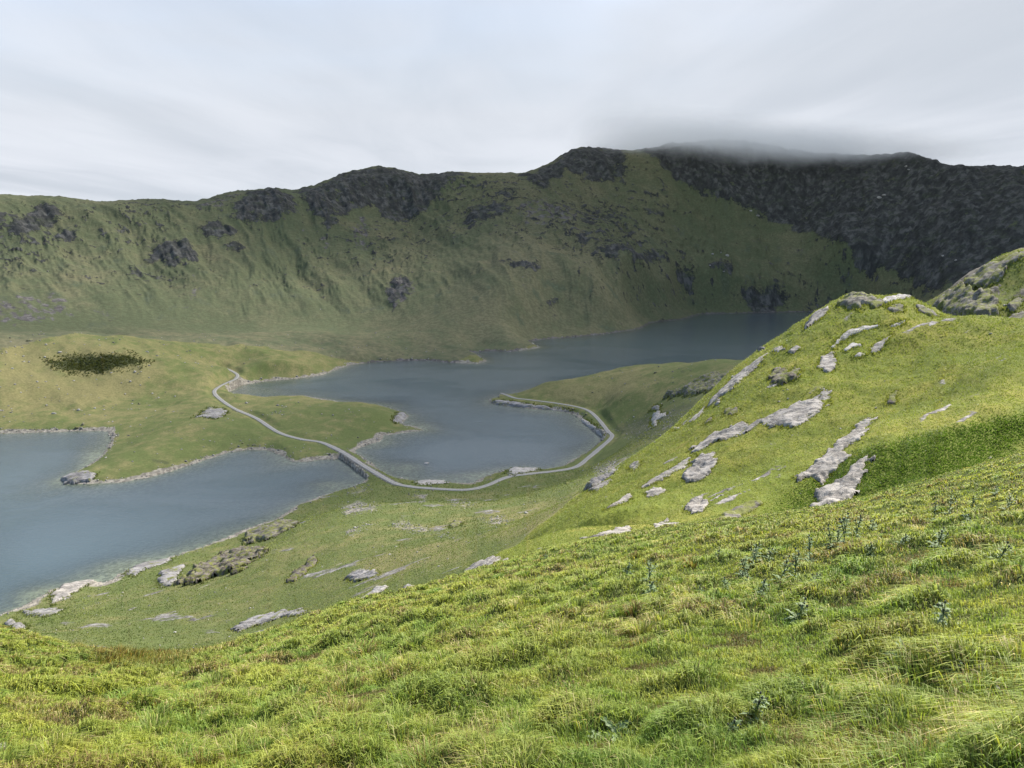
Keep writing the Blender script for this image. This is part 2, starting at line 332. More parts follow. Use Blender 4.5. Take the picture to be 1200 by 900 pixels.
# ------------------------------------------------------------------ helpers for Blender objects
def new_mesh(name, co, faces_flat, nper, mat, smooth=True, parent=None):
    """one mesh object from flat arrays; nper = vertices per face (array or int)"""
    me = bpy.data.meshes.new(name); co = np.asarray(co, np.float32)
    ff = np.asarray(faces_flat, np.int32).ravel()
    nf = len(ff) // nper if np.isscalar(nper) else len(nper)
    tot = np.full(nf, nper, np.int32) if np.isscalar(nper) else np.asarray(nper, np.int32)
    st = np.r_[0, np.cumsum(tot)[:-1]].astype(np.int32)
    me.vertices.add(len(co)); me.vertices.foreach_set('co', co.ravel())
    me.loops.add(len(ff)); me.loops.foreach_set('vertex_index', ff)
    me.polygons.add(nf); me.polygons.foreach_set('loop_start', st); me.polygons.foreach_set('loop_total', tot)
    me.update(calc_edges=True)
    if smooth: me.polygons.foreach_set('use_smooth', np.ones(nf, bool))
    if mat: me.materials.append(mat)
    o = bpy.data.objects.new(name, me); COL.objects.link(o)
    if parent: o.parent = parent
    return o
def add_attr(o, name, arr):
    arr = np.asarray(arr, np.float32)
    a = o.data.attributes.new(name, 'FLOAT_COLOR' if arr.ndim == 2 else 'FLOAT', 'POINT')
    a.data.foreach_set('color' if arr.ndim == 2 else 'value', arr.ravel())
def tag(o, label, cat=None, group=None, kind=None):
    o['label'] = label
    if cat: o['category'] = cat
    if group: o['group'] = group
    if kind: o['kind'] = kind
    return o

# ------------------------------------------------------------------ node helpers
class NT:
    def __init__(s, name, kind='mat'):
        if kind == 'mat':
            s.m = bpy.data.materials.new(name); s.m.use_nodes = True; s.t = s.m.node_tree
        else:
            s.m = kind; s.t = kind.node_tree
        s.t.nodes.clear(); s.L = s.t.links
    def n(s, typ, **kw):
        nd = s.t.nodes.new(typ)
        for k_, v_ in kw.items():
            if k_.startswith('i_'):
                key = k_[2:]; sock = nd.inputs[int(key)] if key.isdigit() else nd.inputs[key.replace('_', ' ')]
                s.put(sock, v_)
            else: setattr(nd, k_, v_)
        return nd
    def put(s, sock, v_):
        if isinstance(v_, bpy.types.NodeSocket): s.L.new(v_, sock)
        elif isinstance(v_, bpy.types.Node): s.L.new(v_.outputs[0], sock)
        else:
            try: sock.default_value = v_
            except Exception: sock.default_value = (*v_, 1.0)
    def pos(s): return s.n('ShaderNodeNewGeometry').outputs['Position']
    def scale(s, vec, sx, sy=None, sz=None):
        m = s.n('ShaderNodeMapping'); s.put(m.inputs['Vector'], vec); m.inputs['Scale'].default_value = (sx, sy or sx, sz or sx); return m.outputs[0]
    def noise(s, vec, scale, detail=4, rough=.55, dist=0.0, w=None):
        nd = s.n('ShaderNodeTexNoise', noise_dimensions='3D'); s.put(nd.inputs['Vector'], vec)
        nd.inputs['Scale'].default_value = scale; nd.inputs['Detail'].default_value = detail; nd.inputs['Roughness'].default_value = rough; nd.inputs['Distortion'].default_value = dist
        return nd.outputs['Fac']
    def ramp(s, f, a, b, lo=0.0, hi=1.0):
        nd = s.n('ShaderNodeMapRange', interpolation_type='SMOOTHSTEP'); s.put(nd.inputs['Value'], f)
        for i_, v_ in ((1, a), (2, b), (3, lo), (4, hi)): s.put(nd.inputs[i_], v_)
        return nd.outputs[0]
    def math(s, op, a, b=0.0):
        nd = s.n('ShaderNodeMath', operation=op); s.put(nd.inputs[0], a); s.put(nd.inputs[1], b); return nd.outputs[0]
    def mix(s, f, a, b, blend='MIX'):
        nd = s.n('ShaderNodeMix', data_type='RGBA', blend_type=blend); s.put(nd.inputs[0], f)
        for i_, c_ in ((6, a), (7, b)):
            if isinstance(c_, tuple) and len(c_) == 3: c_ = (*c_, 1.0)
            s.put(nd.inputs[i_], c_)
        return nd.outputs[2]
    def bump(s, h, strength, dist, normal=None):
        nd = s.n('ShaderNodeBump'); s.put(nd.inputs['Height'], h); nd.inputs['Strength'].default_value = strength; nd.inputs['Distance'].default_value = dist
        if normal is not None: s.put(nd.inputs['Normal'], normal)
        return nd.outputs[0]
    def attr(s, name): return s.n('ShaderNodeAttribute', attribute_name=name)
    def out(s, sh, vol=None):
        o = s.n('ShaderNodeOutputMaterial')
        if sh is not None: s.put(o.inputs['Surface'], sh)
        if vol is not None: s.put(o.inputs['Volume'], vol)
        return s.m
    def principled(s, col, rough=.9, normal=None, spec=.2):
        b = s.n('ShaderNodeBsdfPrincipled'); s.put(b.inputs['Base Color'], col); s.put(b.inputs['Roughness'], rough); b.inputs['Specular IOR Level'].default_value = spec
        if normal is not None: s.put(b.inputs['Normal'], normal)
        return b.outputs[0]

def terrain_material(name, grass, dry, veg, rock, rock2, gravel, fine, bump_d, patch=30.0, rock_s=3.0, strat=(1,1,2.2), broken=.3, ledge=None):
    """grass ground with rock, gravel, straw and heather laid where the survey attribute says"""
    t = NT(name); P = t.pos(); a = t.attr('cover'); sep = t.n('ShaderNodeSeparateColor', i_Color=a.outputs['Color'])
    n1 = t.noise(P, 1 / patch, 5, .6); n2 = t.noise(P, 1 / fine, 5, .7); n3 = t.noise(P, 1 / (fine * 5), 4, .65)
    tone = t.math('ADD', sep.outputs[2], t.math('MULTIPLY', t.math('SUBTRACT', n1, .5), 1.0))
    tone = t.math('ADD', tone, t.math('MULTIPLY', t.math('SUBTRACT', n3, .5), 1.3))
    c = t.mix(t.ramp(tone, 0.0, 1.0), grass, dry)
    c = t.mix(t.ramp(n2, .35, .68, 0, .55), c, tuple(x * .45 for x in grass))
    c = t.mix(t.ramp(n2, .55, .75, 0, .35), c, tuple(x * 1.15 for x in dry))
    vg = t.ramp(t.math('ADD', a.outputs['Alpha'], t.math('MULTIPLY', t.math('SUBTRACT', n2, .5), .6)), .3, .6)
    c = t.mix(vg, c, t.mix(t.ramp(n2, .4, .65), veg, tuple(x * 1.7 for x in veg)))
    # rock: strata and cracks
    ns = t.noise(t.scale(P, *strat), 1 / rock_s, 7, .62, .35); nv = t.noise(P, 1 / (rock_s * 4), 3, .6)
    rc = t.mix(t.ramp(ns, .36, .62), rock2, rock); rc = t.mix(t.ramp(nv, .45, .7, 0, .35), rc, tuple(x * .55 for x in rock))
    if ledge:
        lg = t.noise(t.scale(P, 1, 1, 2.6), 1 / 24.0, 5, .62, .5); rc = t.mix(t.ramp(lg, .48, .66, 0, .62), rc, ledge)
        vs = t.noise(t.scale(P, 1, 1, .14), 1 / 17.0, 4, .6); rc = t.mix(t.ramp(vs, .44, .60, .6, 0), rc, tuple(x * .6 for x in rock2))
    rr = t.math('ADD', sep.outputs[0], t.math('ADD', t.math('MULTIPLY', t.math('SUBTRACT', n2, .5), .9), t.math('MULTIPLY', t.math('SUBTRACT', n3, .5), broken)))
    rk = t.ramp(rr, .38, .62)
    c = t.mix(rk, c, rc)
    gv = t.ramp(t.math('ADD', sep.outputs[1], t.math('MULTIPLY', t.math('SUBTRACT', n2, .5), .8)), .35, .6)
    vo = t.n('ShaderNodeTexVoronoi', i_Vector=P, i_Scale=1.1 / max(fine, .4)); gc = t.mix(t.ramp(vo.outputs['Color'], .2, .9), tuple(x * .5 for x in gravel), gravel)
    c = t.mix(gv, c, gc)
    h = t.math('ADD', n2, t.math('MULTIPLY', t.math('MULTIPLY', ns, rk), 1.6))
    nb = t.bump(h, .8, bump_d)
    return t.out(t.principled(c, .95, nb, .12))

MAT = {}
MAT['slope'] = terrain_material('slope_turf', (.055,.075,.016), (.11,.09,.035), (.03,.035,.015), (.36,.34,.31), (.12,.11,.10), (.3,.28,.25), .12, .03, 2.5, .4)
MAT['knoll'] = terrain_material('knoll_turf', (.125,.150,.026), (.27,.235,.055), (.045,.04,.02), (.33,.305,.28), (.11,.10,.095), (.33,.3,.28), .8, .22, 14, 1.6)
MAT['far_knoll'] = terrain_material('far_knoll_turf', (.105,.125,.028), (.20,.175,.05), (.045,.04,.02), (.175,.158,.135), (.05,.045,.04), (.25,.23,.2), .9, .35, 14, 2.6)
MAT['valley'] = terrain_material('valley_turf', (.100,.122,.040), (.200,.176,.078), (.046,.052,.024), (.28,.265,.25), (.10,.09,.085), (.27,.245,.20), 1.6, .45, 40, 3)
MAT['mountain'] = terrain_material('mountain_turf', (.090,.104,.055), (.152,.140,.080), (.055,.064,.038), (.098,.098,.092), (.036,.038,.037), (.135,.125,.118), 5.0, 1.5, 110, 10, (1,1,.22), 1.9, (.050,.060,.036))

# ------------------------------------------------------------------ ground cover survey
U1, V1 = project(X, Y, Z)
cov = np.zeros((NA, NR, 4))
def paint2(polys, mask, jit, soft, s):
    out = np.zeros(mask.shape); ii = np.where(mask & (np.abs(AA) < HALF + .1)); x, y = X[ii], Y[ii]
    uu = U1[ii] + jit * fbm(x / s, y / s, 231, 3); vv = V1[ii] + jit * .7 * fbm(x / s, y / s, 237, 3); o = np.zeros(len(x))
    for p in polys:
        p = np.array(p, float); b0 = p.min(0) - 8; b1 = p.max(0) + 8; k = (uu > b0[0]) & (uu < b1[0]) & (vv > b0[1]) & (vv < b1[1])
        if k.any(): o[k] = np.maximum(o[k], sstep(-soft * .5, soft, poly_sd(p[:, 0], p[:, 1], uu[k], vv[k])))
    out[ii] = o; return out
va = m_va > .02
STONY = [[(453,612),(470,608),(500,617),(510,622),(495,627),(480,625),(460,618)],[(523,590),(535,584),(557,590),(545,597),(528,595)],[(395,592),(420,584),(447,592),(440,600),(405,606)],[(400,577),(430,568),(440,575),(415,581)],
         [(462,576),(510,577),(500,588),(478,583)],[(555,608),(585,604),(605,609),(580,617)],[(398,622),(440,610),(446,614),(408,630)],[(505,622),(540,630),(536,634),(508,627)],[(223,489),(243,478),(262,478),(268,487),(250,491),(235,490)],
         [(690,548),(740,530),(772,534),(762,552),(700,562)],[(672,500),(690,507),(705,515),(690,503)],[(300,487),(325,480),(335,484),(315,488)]]
SCRUB = [[(705,505),(740,487),(780,476),(822,462),(815,490),(790,515),(760,522),(730,512)]]
BRACK = [[(48,421),(62,418),(100,415),(150,412),(180,424),(160,430),(118,440),(80,439),(60,430)]]
BROWN = [[(610,465),(640,450),(700,441),(760,433),(780,445),(740,465),(700,475),(650,470)],[(0,400),(110,402),(190,425),(150,470),(60,480),(0,480)],[(560,600),(640,580),(700,560),(660,620),(580,640)],[(400,650),(540,620),(560,660),(430,690)]]
shore = np.where(SDL > -90, np.clip(1 - (-SDL - .3 - 2.5 * np.clip(fbm(X / 22, Y / 22, 251, 3) + .25, 0, 1) * 1.9) / 2.2, 0, 1) * (.55 + .9 * np.clip(fbm(X / 6, Y / 6, 253, 3) + .35, 0, .5)), 0)
mud = sum(np.exp(-(((U1 - a_) / 16) ** 2 + ((V1 - b_) / 2.6) ** 2)) for a_, b_ in ((312,466.5),(335,465.5),(358,464.5),(380,467),(402,471.5),(424,475),(444,478)))
mud += np.exp(-(((U1 - 440) / 26) ** 2 + ((V1 - 516) / 9) ** 2)) + np.exp(-(((U1 - 300) / 25) ** 2 + ((V1 - 455) / 6) ** 2)) + np.exp(-(((U1 - 120) / 40) ** 2 + ((V1 - 684) / 9) ** 2)) + np.exp(-(((U1 - 40) / 30) ** 2 + ((V1 - 712) / 9) ** 2))
shore = np.where((SDL < 0) & (SDL > -9), np.maximum(shore, np.clip(mud * 1.1, 0, 1) * sstep(9, 3, -SDL)), shore)
stony = paint2(STONY, va, 4, 5, 12)
cov[..., 1] = np.maximum.reduce([np.where(SDL > 0, .85, shore), scree * np.clip(.42 + .9 * fbm(arc / 16, DD / 18, 299, 4), 0, .8), m_mt * .40 * sstep(.05, .5, fbm((arc - wx_) / 70, DD / 60, 283, 5)), m_va * sstep(.30, .62, fbm(X / 11, Y / 13, 297, 4)) * .45, stony * (.45 + .5 * fbm(X / 7, Y / 7, 255, 3)), paint2(SCRUB, va, 5, 10, 15) * .38])
cov[..., 0] = np.maximum.reduce([crag, m_va * sstep(.45, .7, ridged(X / 26, Y / 26, 261, 4)) * .55 * sstep(.05, .3, fbm(X / 22, Y / 22, 263, 3)) * sstep(470, 400, DD),
                                 (m_kn + m_sk) * sstep(.62, .86, rib + .25 * fbm(X / 5, Y / 5, 267, 3)) * .72 * sstep(.0, .4, fbm(X / 20, Y / 20, 269, 3)),
                                 m_sk * sstep(-.25, .3, fbm(X / 18, Y / 18, 271, 4) + .0) * .62])
cov[..., 3] = np.maximum.reduce([m_va * sstep(.22, .6, fbm(X / 17, Y / 20, 295, 4)) * .5, paint2(BRACK, va, 9, 12, 14) * .8, m_mt * sstep(-.05, .5, fbm((arc + wx_) / 42, DD / 46, 281, 5)) * .55, paint2(SCRUB, va, 4, 8, 12) * .5])
cov[..., 2] = m_va * (.22 + .45 * fbm(X / 40, Y / 46, 291, 3) + .55 * fbm(X / 8, Y / 10, 293, 4) + .5 * paint2(BROWN, va, 6, 14, 20)) + m_mt * (.30 + .5 * fbm(arc / 160, DD / 200, 287, 3) + .3 * np.exp(-((U1 - 640) / 130) ** 2)) + (m_kn + m_sk) * (.30 + .45 * fbm(X / 24, Y / 24, 289, 3)) + m_fg * (.2 + .3 * tus2)
hollow_dk = np.exp(-(((U1 - 1075 + 1.2 * (V1 - 540)) / 95) ** 4 + ((V1 - 542 + .22 * (U1 - 1075)) / 30) ** 4)) * m_kn  # mask for the darker green patch in the hollow at the knoll's foot
cov[..., 2] -= .9 * hollow_dk
cov[..., 2] += .28 * m_va * sstep(520, 700, DD)
# ------------------------------------------------------------------ terrain sheets
co_all = np.stack([X, Y, Z], -1)
tx = np.gradient(co_all, axis=0); tr = np.gradient(co_all, axis=1)
NORM = np.cross(tr, tx); NORM /= np.linalg.norm(NORM, axis=-1, keepdims=True) + 1e-12
NORM[NORM[..., 2] < 0] *= -1
ia, ir = np.meshgrid(np.arange(NA - 1), np.arange(NR - 1), indexing='ij')
FC = (ia * NR + ir).ravel()
fa = .5 * (AZ[ia] + AZ[ia + 1]).ravel(); fd = RD[ir].ravel()
f_s = np.interp(fa, AZ, SPLIT); f_k = np.interp(fa, AZ, kn_end); f_g = np.interp(fa, AZ, sk_end); f_m = np.interp(fa, AZ, mt_beg) - 175 * np.interp(fa, [u2a(520), u2a(640)], [1, 0])
behind = np.abs(fa) > HALF + .25
reg = np.where(fd < f_s, 0, np.where((fd < f_k), 1, np.where(fd < f_g, 2, np.where(fd < f_m, 3, 4))))
reg[behind & (reg != 0)] = np.where(fd[behind & (reg != 0)] < 900, 3, 4)
def sheet(name, sel, mat, label):
    f = FC[sel]; q = np.stack([f, f + 1, f + NR + 1, f + NR], 1)        # upward winding fixed below
    q = q[:, ::-1]
    used = np.unique(q); remap = np.zeros(NA * NR, np.int64); remap[used] = np.arange(len(used))
    o = new_mesh(name, co_all.reshape(-1, 3)[used], remap[q], 4, mat)
    add_attr(o, 'cover', np.clip(cov.reshape(-1, 4)[used], 0, 1))
    o.data.normals_split_custom_set_from_vertices(NORM.reshape(-1, 3)[used].tolist()) if len(used) < 0 else None
    return tag(o, label, kind='structure')
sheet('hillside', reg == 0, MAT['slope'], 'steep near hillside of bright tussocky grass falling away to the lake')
sheet('knoll', reg == 1, MAT['knoll'], 'sunlit grassy knoll with pale rock ribs on the right of the valley')
sheet('far_knoll', reg == 2, MAT['far_knoll'], 'craggy second knoll rising behind the sunlit one at the right edge')
sheet('valley_ground', reg == 3, MAT['valley'], 'green valley floor and moraine hummocks round the lake')
sheet('mountain', reg == 4, MAT['mountain'], 'long mountain ridge with dark crags and green flanks across the lake')

# ------------------------------------------------------------------ water
def water_material():
    t = NT('lake_water'); P = t.pos(); dp = t.attr('depth').outputs['Fac']
    w1 = t.noise(t.scale(P, 1.0, 1.5), .45, 4, .6); w2 = t.noise(t.scale(P, .6, 1.0), .012, 5, .6, .8); w3 = t.noise(P, 1.6, 2, .5)
    gust = t.ramp(w2, .38, .60, .35, 1.15)
    h = t.math('MULTIPLY', t.math('ADD', w1, t.math('MULTIPLY', w3, .35)), gust)
    nb = t.bump(h, 1.0, .22)
    lw = t.n('ShaderNodeFresnel', i_IOR=1.33, i_Normal=nb)
    body = t.n('ShaderNodeBsdfDiffuse', i_Color=(.048,.073,.083,1))
    clear = t.n('ShaderNodeBsdfTransparent', i_Color=(.84,.95,.86,1))
    see = t.math('POWER', 2.718, t.math('MULTIPLY', dp, -.75))
    under = t.n('ShaderNodeMixShader'); t.put(under.inputs[0], see); t.put(under.inputs[1], body.outputs[0]); t.put(under.inputs[2], clear.outputs[0])
    gl = t.n('ShaderNodeBsdfGlossy', i_Color=(1,1,1,1), i_Roughness=.16, i_Normal=nb)
    m = t.n('ShaderNodeMixShader'); t.put(m.inputs[0], lw.outputs[0]); t.put(m.inputs[1], under.outputs[0]); t.put(m.inputs[2], gl.outputs[0])
    return t.out(m.outputs[0])
wq = (SDL > -6)
fsel = (wq[:-1, :-1] | wq[1:, :-1] | wq[1:, 1:] | wq[:-1, 1:]).ravel()
f = FC[fsel]; q = np.stack([f + NR, f + NR + 1, f + 1, f], 1); used = np.unique(q); rm = np.zeros(NA * NR, np.int64); rm[used] = np.arange(len(used))
wco = co_all.reshape(-1, 3)[used].copy(); wdep = np.clip(-wco[:, 2], 0, 20); wco[:, 2] = 0
wo = new_mesh('lake_water', wco, rm[q], 4, water_material()); add_attr(wo, 'depth', wdep)
tag(wo, 'grey blue mountain lake crossed by the causeway and reaching back to the crags', kind='structure')

# ------------------------------------------------------------------ the stony track
def track_material():
    t = NT('track_gravel'); P = t.pos(); ac = t.math('ABSOLUTE', t.attr('across').outputs['Fac']); n_ = t.noise(P, 1.6, 5, .7); n2 = t.noise(P, .12, 3, .6)
    c = t.mix(t.ramp(n_, .3, .7), (.17,.165,.16), (.29,.285,.275)); c = t.mix(t.ramp(n2, .4, .7, 0, .4), c, (.25,.235,.2)); c = t.mix(t.ramp(t.math('ADD', ac, t.math('MULTIPLY', n_, .5)), .35, .62, .35, 0), c, (.15,.145,.10)); c = t.mix(t.ramp(t.math('ADD', ac, t.math('MULTIPLY', t.math('SUBTRACT', n_, .5), 1.1)), .80, 1.02), c, (.11,.115,.055))
    return t.out(t.principled(c, .95, t.bump(n_, .5, .08), .1))
pp = PATH; tg = np.gradient(pp[:, :2], axis=0); tg /= np.linalg.norm(tg, axis=1)[:, None]; nr_ = np.c_[-tg[:, 1], tg[:, 0]]
offs = np.array([-1, -.96, -.5, 0, .5, .96, 1]); zo = np.array([-.35, .02, .10, .13, .10, .02, -.35])
hw = 1.8 + .3 * fbm(np.arange(len(pp)) / 5.0, np.zeros(len(pp)) + .3, 301, 2)
hwl = hw + .3 * fbm(np.arange(len(pp)) / 1.7, np.zeros(len(pp)) + 5.3, 303, 2)
rows = []
for o_, z_ in zip(offs, zo):
    w_ = (hwl if o_ < 0 else hw) * o_
    rows.append(np.c_[pp[:, 0] + nr_[:, 0] * w_, pp[:, 1] + nr_[:, 1] * w_, pp[:, 2] + z_])
tv = np.stack(rows, 1).reshape(-1, 3); no = len(offs); qi = []
for i in range(len(pp) - 1):
    for j in range(no - 1): qi.append((i * no + j, i * no + j + 1, (i + 1) * no + j + 1, (i + 1) * no + j))
tko = new_mesh('track', tv, np.array(qi)[:, ::-1], 4, track_material()); add_attr(tko, 'across', np.tile(offs, len(pp)))
tag(tko, 'pale gravel track winding round the bay and over the causeway', kind='structure')


# ------------------------------------------------------------------ rock
def rock_material(name, pale, mid, dark, size, lichen=(.30,.30,.24), moss=.0):
    t = NT(name); P = t.pos()
    mp = t.n('ShaderNodeMapping', i_Vector=P); mp.inputs['Rotation'].default_value = (0, .25, -.62); mp.inputs['Scale'].default_value = (.28, 1.0, 1.3)
    st = t.noise(mp.outputs[0], 1.4 / size, 7, .68, .8); n2 = t.noise(P, 3.5 / size, 6, .7); n3 = t.noise(P, .35 / size, 3, .6)
    c = t.mix(t.ramp(st, .38, .60), mid, pale); c = t.mix(t.ramp(n2, .52, .72, 0, .55), c, lichen); c = t.mix(t.ramp(n3, .45, .7, 0, .5), c, mid)
    cr = t.math('ABSOLUTE', t.math('SUBTRACT', st, .47)); c = t.mix(t.ramp(cr, .0, .032, .92, 0), c, dark)
    if moss: c = t.mix(t.ramp(t.noise(P, .9 / size, 5, .7), .56 - moss, .70 - moss, 0, .9), c, (.13,.14,.03))
    h = t.math('ADD', t.math('MULTIPLY', st, 1.3), n2)
    return t.out(t.principled(c, .92, t.bump(h, .9, .12 * size), .2))
MAT['rock'] = rock_material('pale_rock', (.315,.29,.258), (.18,.163,.143), (.07,.065,.06), 1.6)
MAT['quartz'] = rock_material('white_rock', (.37,.35,.32), (.235,.22,.20), (.12,.11,.10), 1.2, (.5,.48,.44))
MAT['crag'] = rock_material('dark_crag', (.20,.182,.155), (.11,.098,.08), (.028,.026,.022), 1.8, (.16,.15,.08), .12)
MAT['heath'] = rock_material('heather_crag', (.17,.15,.13), (.085,.07,.055), (.025,.022,.02), 1.6, (.09,.085,.03), .10)
MAT['shale'] = rock_material('valley_rock', (.26,.247,.238), (.16,.15,.145), (.06,.058,.055), 3.0, (.24,.235,.19), .03)
EDGE = []
def outcrop(poly, H, mat, label, dmin, dmax, name='rock_outcrop', group=None, k=.0015):
    if dmax <= 245: H *= .62
    pw = np.array([hit(u, v, dmin, dmax) for u, v in poly]); dm = float(np.hypot(pw[:, 0], pw[:, 1]).mean())
    b0, b1 = pw.min(0), pw.max(0); res = max(.16, dm * k, (b1 - b0).max() / 190)
    b0 = b0 - 3 * res; b1 = b1 + 3 * res
    gx = np.arange(b0[0], b1[0] + res, res); gy = np.arange(b0[1], b1[1] + res, res)
    gX, gY = np.meshgrid(gx, gy, indexing='ij')
    sd = poly_sd(pw[:, 0], pw[:, 1], gX, gY); w_ = max(sd.max(), res)
    ru = gX * ca_ + gY * sa_; rv = -gX * sa_ + gY * ca_; q = max(dm / 130, .6)
    sd = sd + min(.35 * w_, 3.2 * res) * fbm(gX / (6 * res), gY / (6 * res), 501, 3) + .55 * w_ * (fbm(ru / (4.5 * q), rv / (1.3 * q), 503, 4) - .03)
    strata = ridged(ru / (7 * q), rv / (1.5 * q), 511, 4); lump = fbm(gX / (3.2 * q), gY / (3.2 * q), 517, 4)
    gz = ground(gX.ravel(), gY.ravel()).reshape(gX.shape)
    # slab tilts out of the turf: flush at the uphill edge, broken off at the downhill one, with turf pockets
    A_ = np.c_[gX.ravel() - gX.mean(), gY.ravel() - gY.mean(), np.ones(gX.size)]; sl = np.linalg.lstsq(A_, gz.ravel(), rcond=None)[0]
    g_ = np.hypot(sl[0], sl[1]) + 1e-6; dn = -(gX * sl[0] + gY * sl[1]) / g_; ins_ = sd > 0
    dn = (dn - dn[ins_].min()) / max(np.ptp(dn[ins_]), 1e-6) if ins_.any() else dn * 0
    edge_ = np.clip(sd / max(.16 * w_, 1.2 * res), 0, 1) ** .5
    blocky = np.floor((ru * .35 / q + .9 * lump) * 1.2) ; step_ = (_hash(blocky.astype(int), np.floor(rv * .5 / q + .6 * lump).astype(int), 523) - .5)
    h = H * edge_ * (.22 + .5 * np.clip(dn, 0, 1) + .42 * strata + .42 * lump + .30 * step_) + .05 * H
    h = np.where(sd > 0, h - .45 * H * sstep(.0, .5, fbm(gX / (2.4 * q), gY / (2.4 * q), 529, 3)), -.25 * q - .2 * np.clip(-sd / res, 0, 3) * q)
    m_ = (sd > -1.8 * res) & (sd < 1.6 * res) & (rng.uniform(0, 1, sd.shape) < .55); EDGE.append(np.c_[gX[m_], gY[m_], np.full(m_.sum(), dm)])
    keep = sd > -1.6 * res
    n0, n1 = gX.shape; a, b = np.meshgrid(np.arange(n0 - 1), np.arange(n1 - 1), indexing='ij'); f = (a * n1 + b).ravel()
    kk = (keep[:-1, :-1] & keep[1:, :-1] & keep[1:, 1:] & keep[:-1, 1:]).ravel(); f = f[kk]
    if len(f) < 2: return None
    qd = np.stack([f, f + n1, f + n1 + 1, f + 1], 1); used = np.unique(qd); rm_ = np.zeros(n0 * n1, np.int64); rm_[used] = np.arange(len(used))
    cv = np.stack([gX, gY, gz + h], -1).reshape(-1, 3)[used]
    org = np.array([cv[:, 0].mean(), cv[:, 1].mean(), cv[:, 2].min()])
    o = new_mesh(name, cv - org, rm_[qd], 4, MAT[mat]); o.location = org
    return tag(o, label, 'rock outcrop', group)
KD = (62, 245)
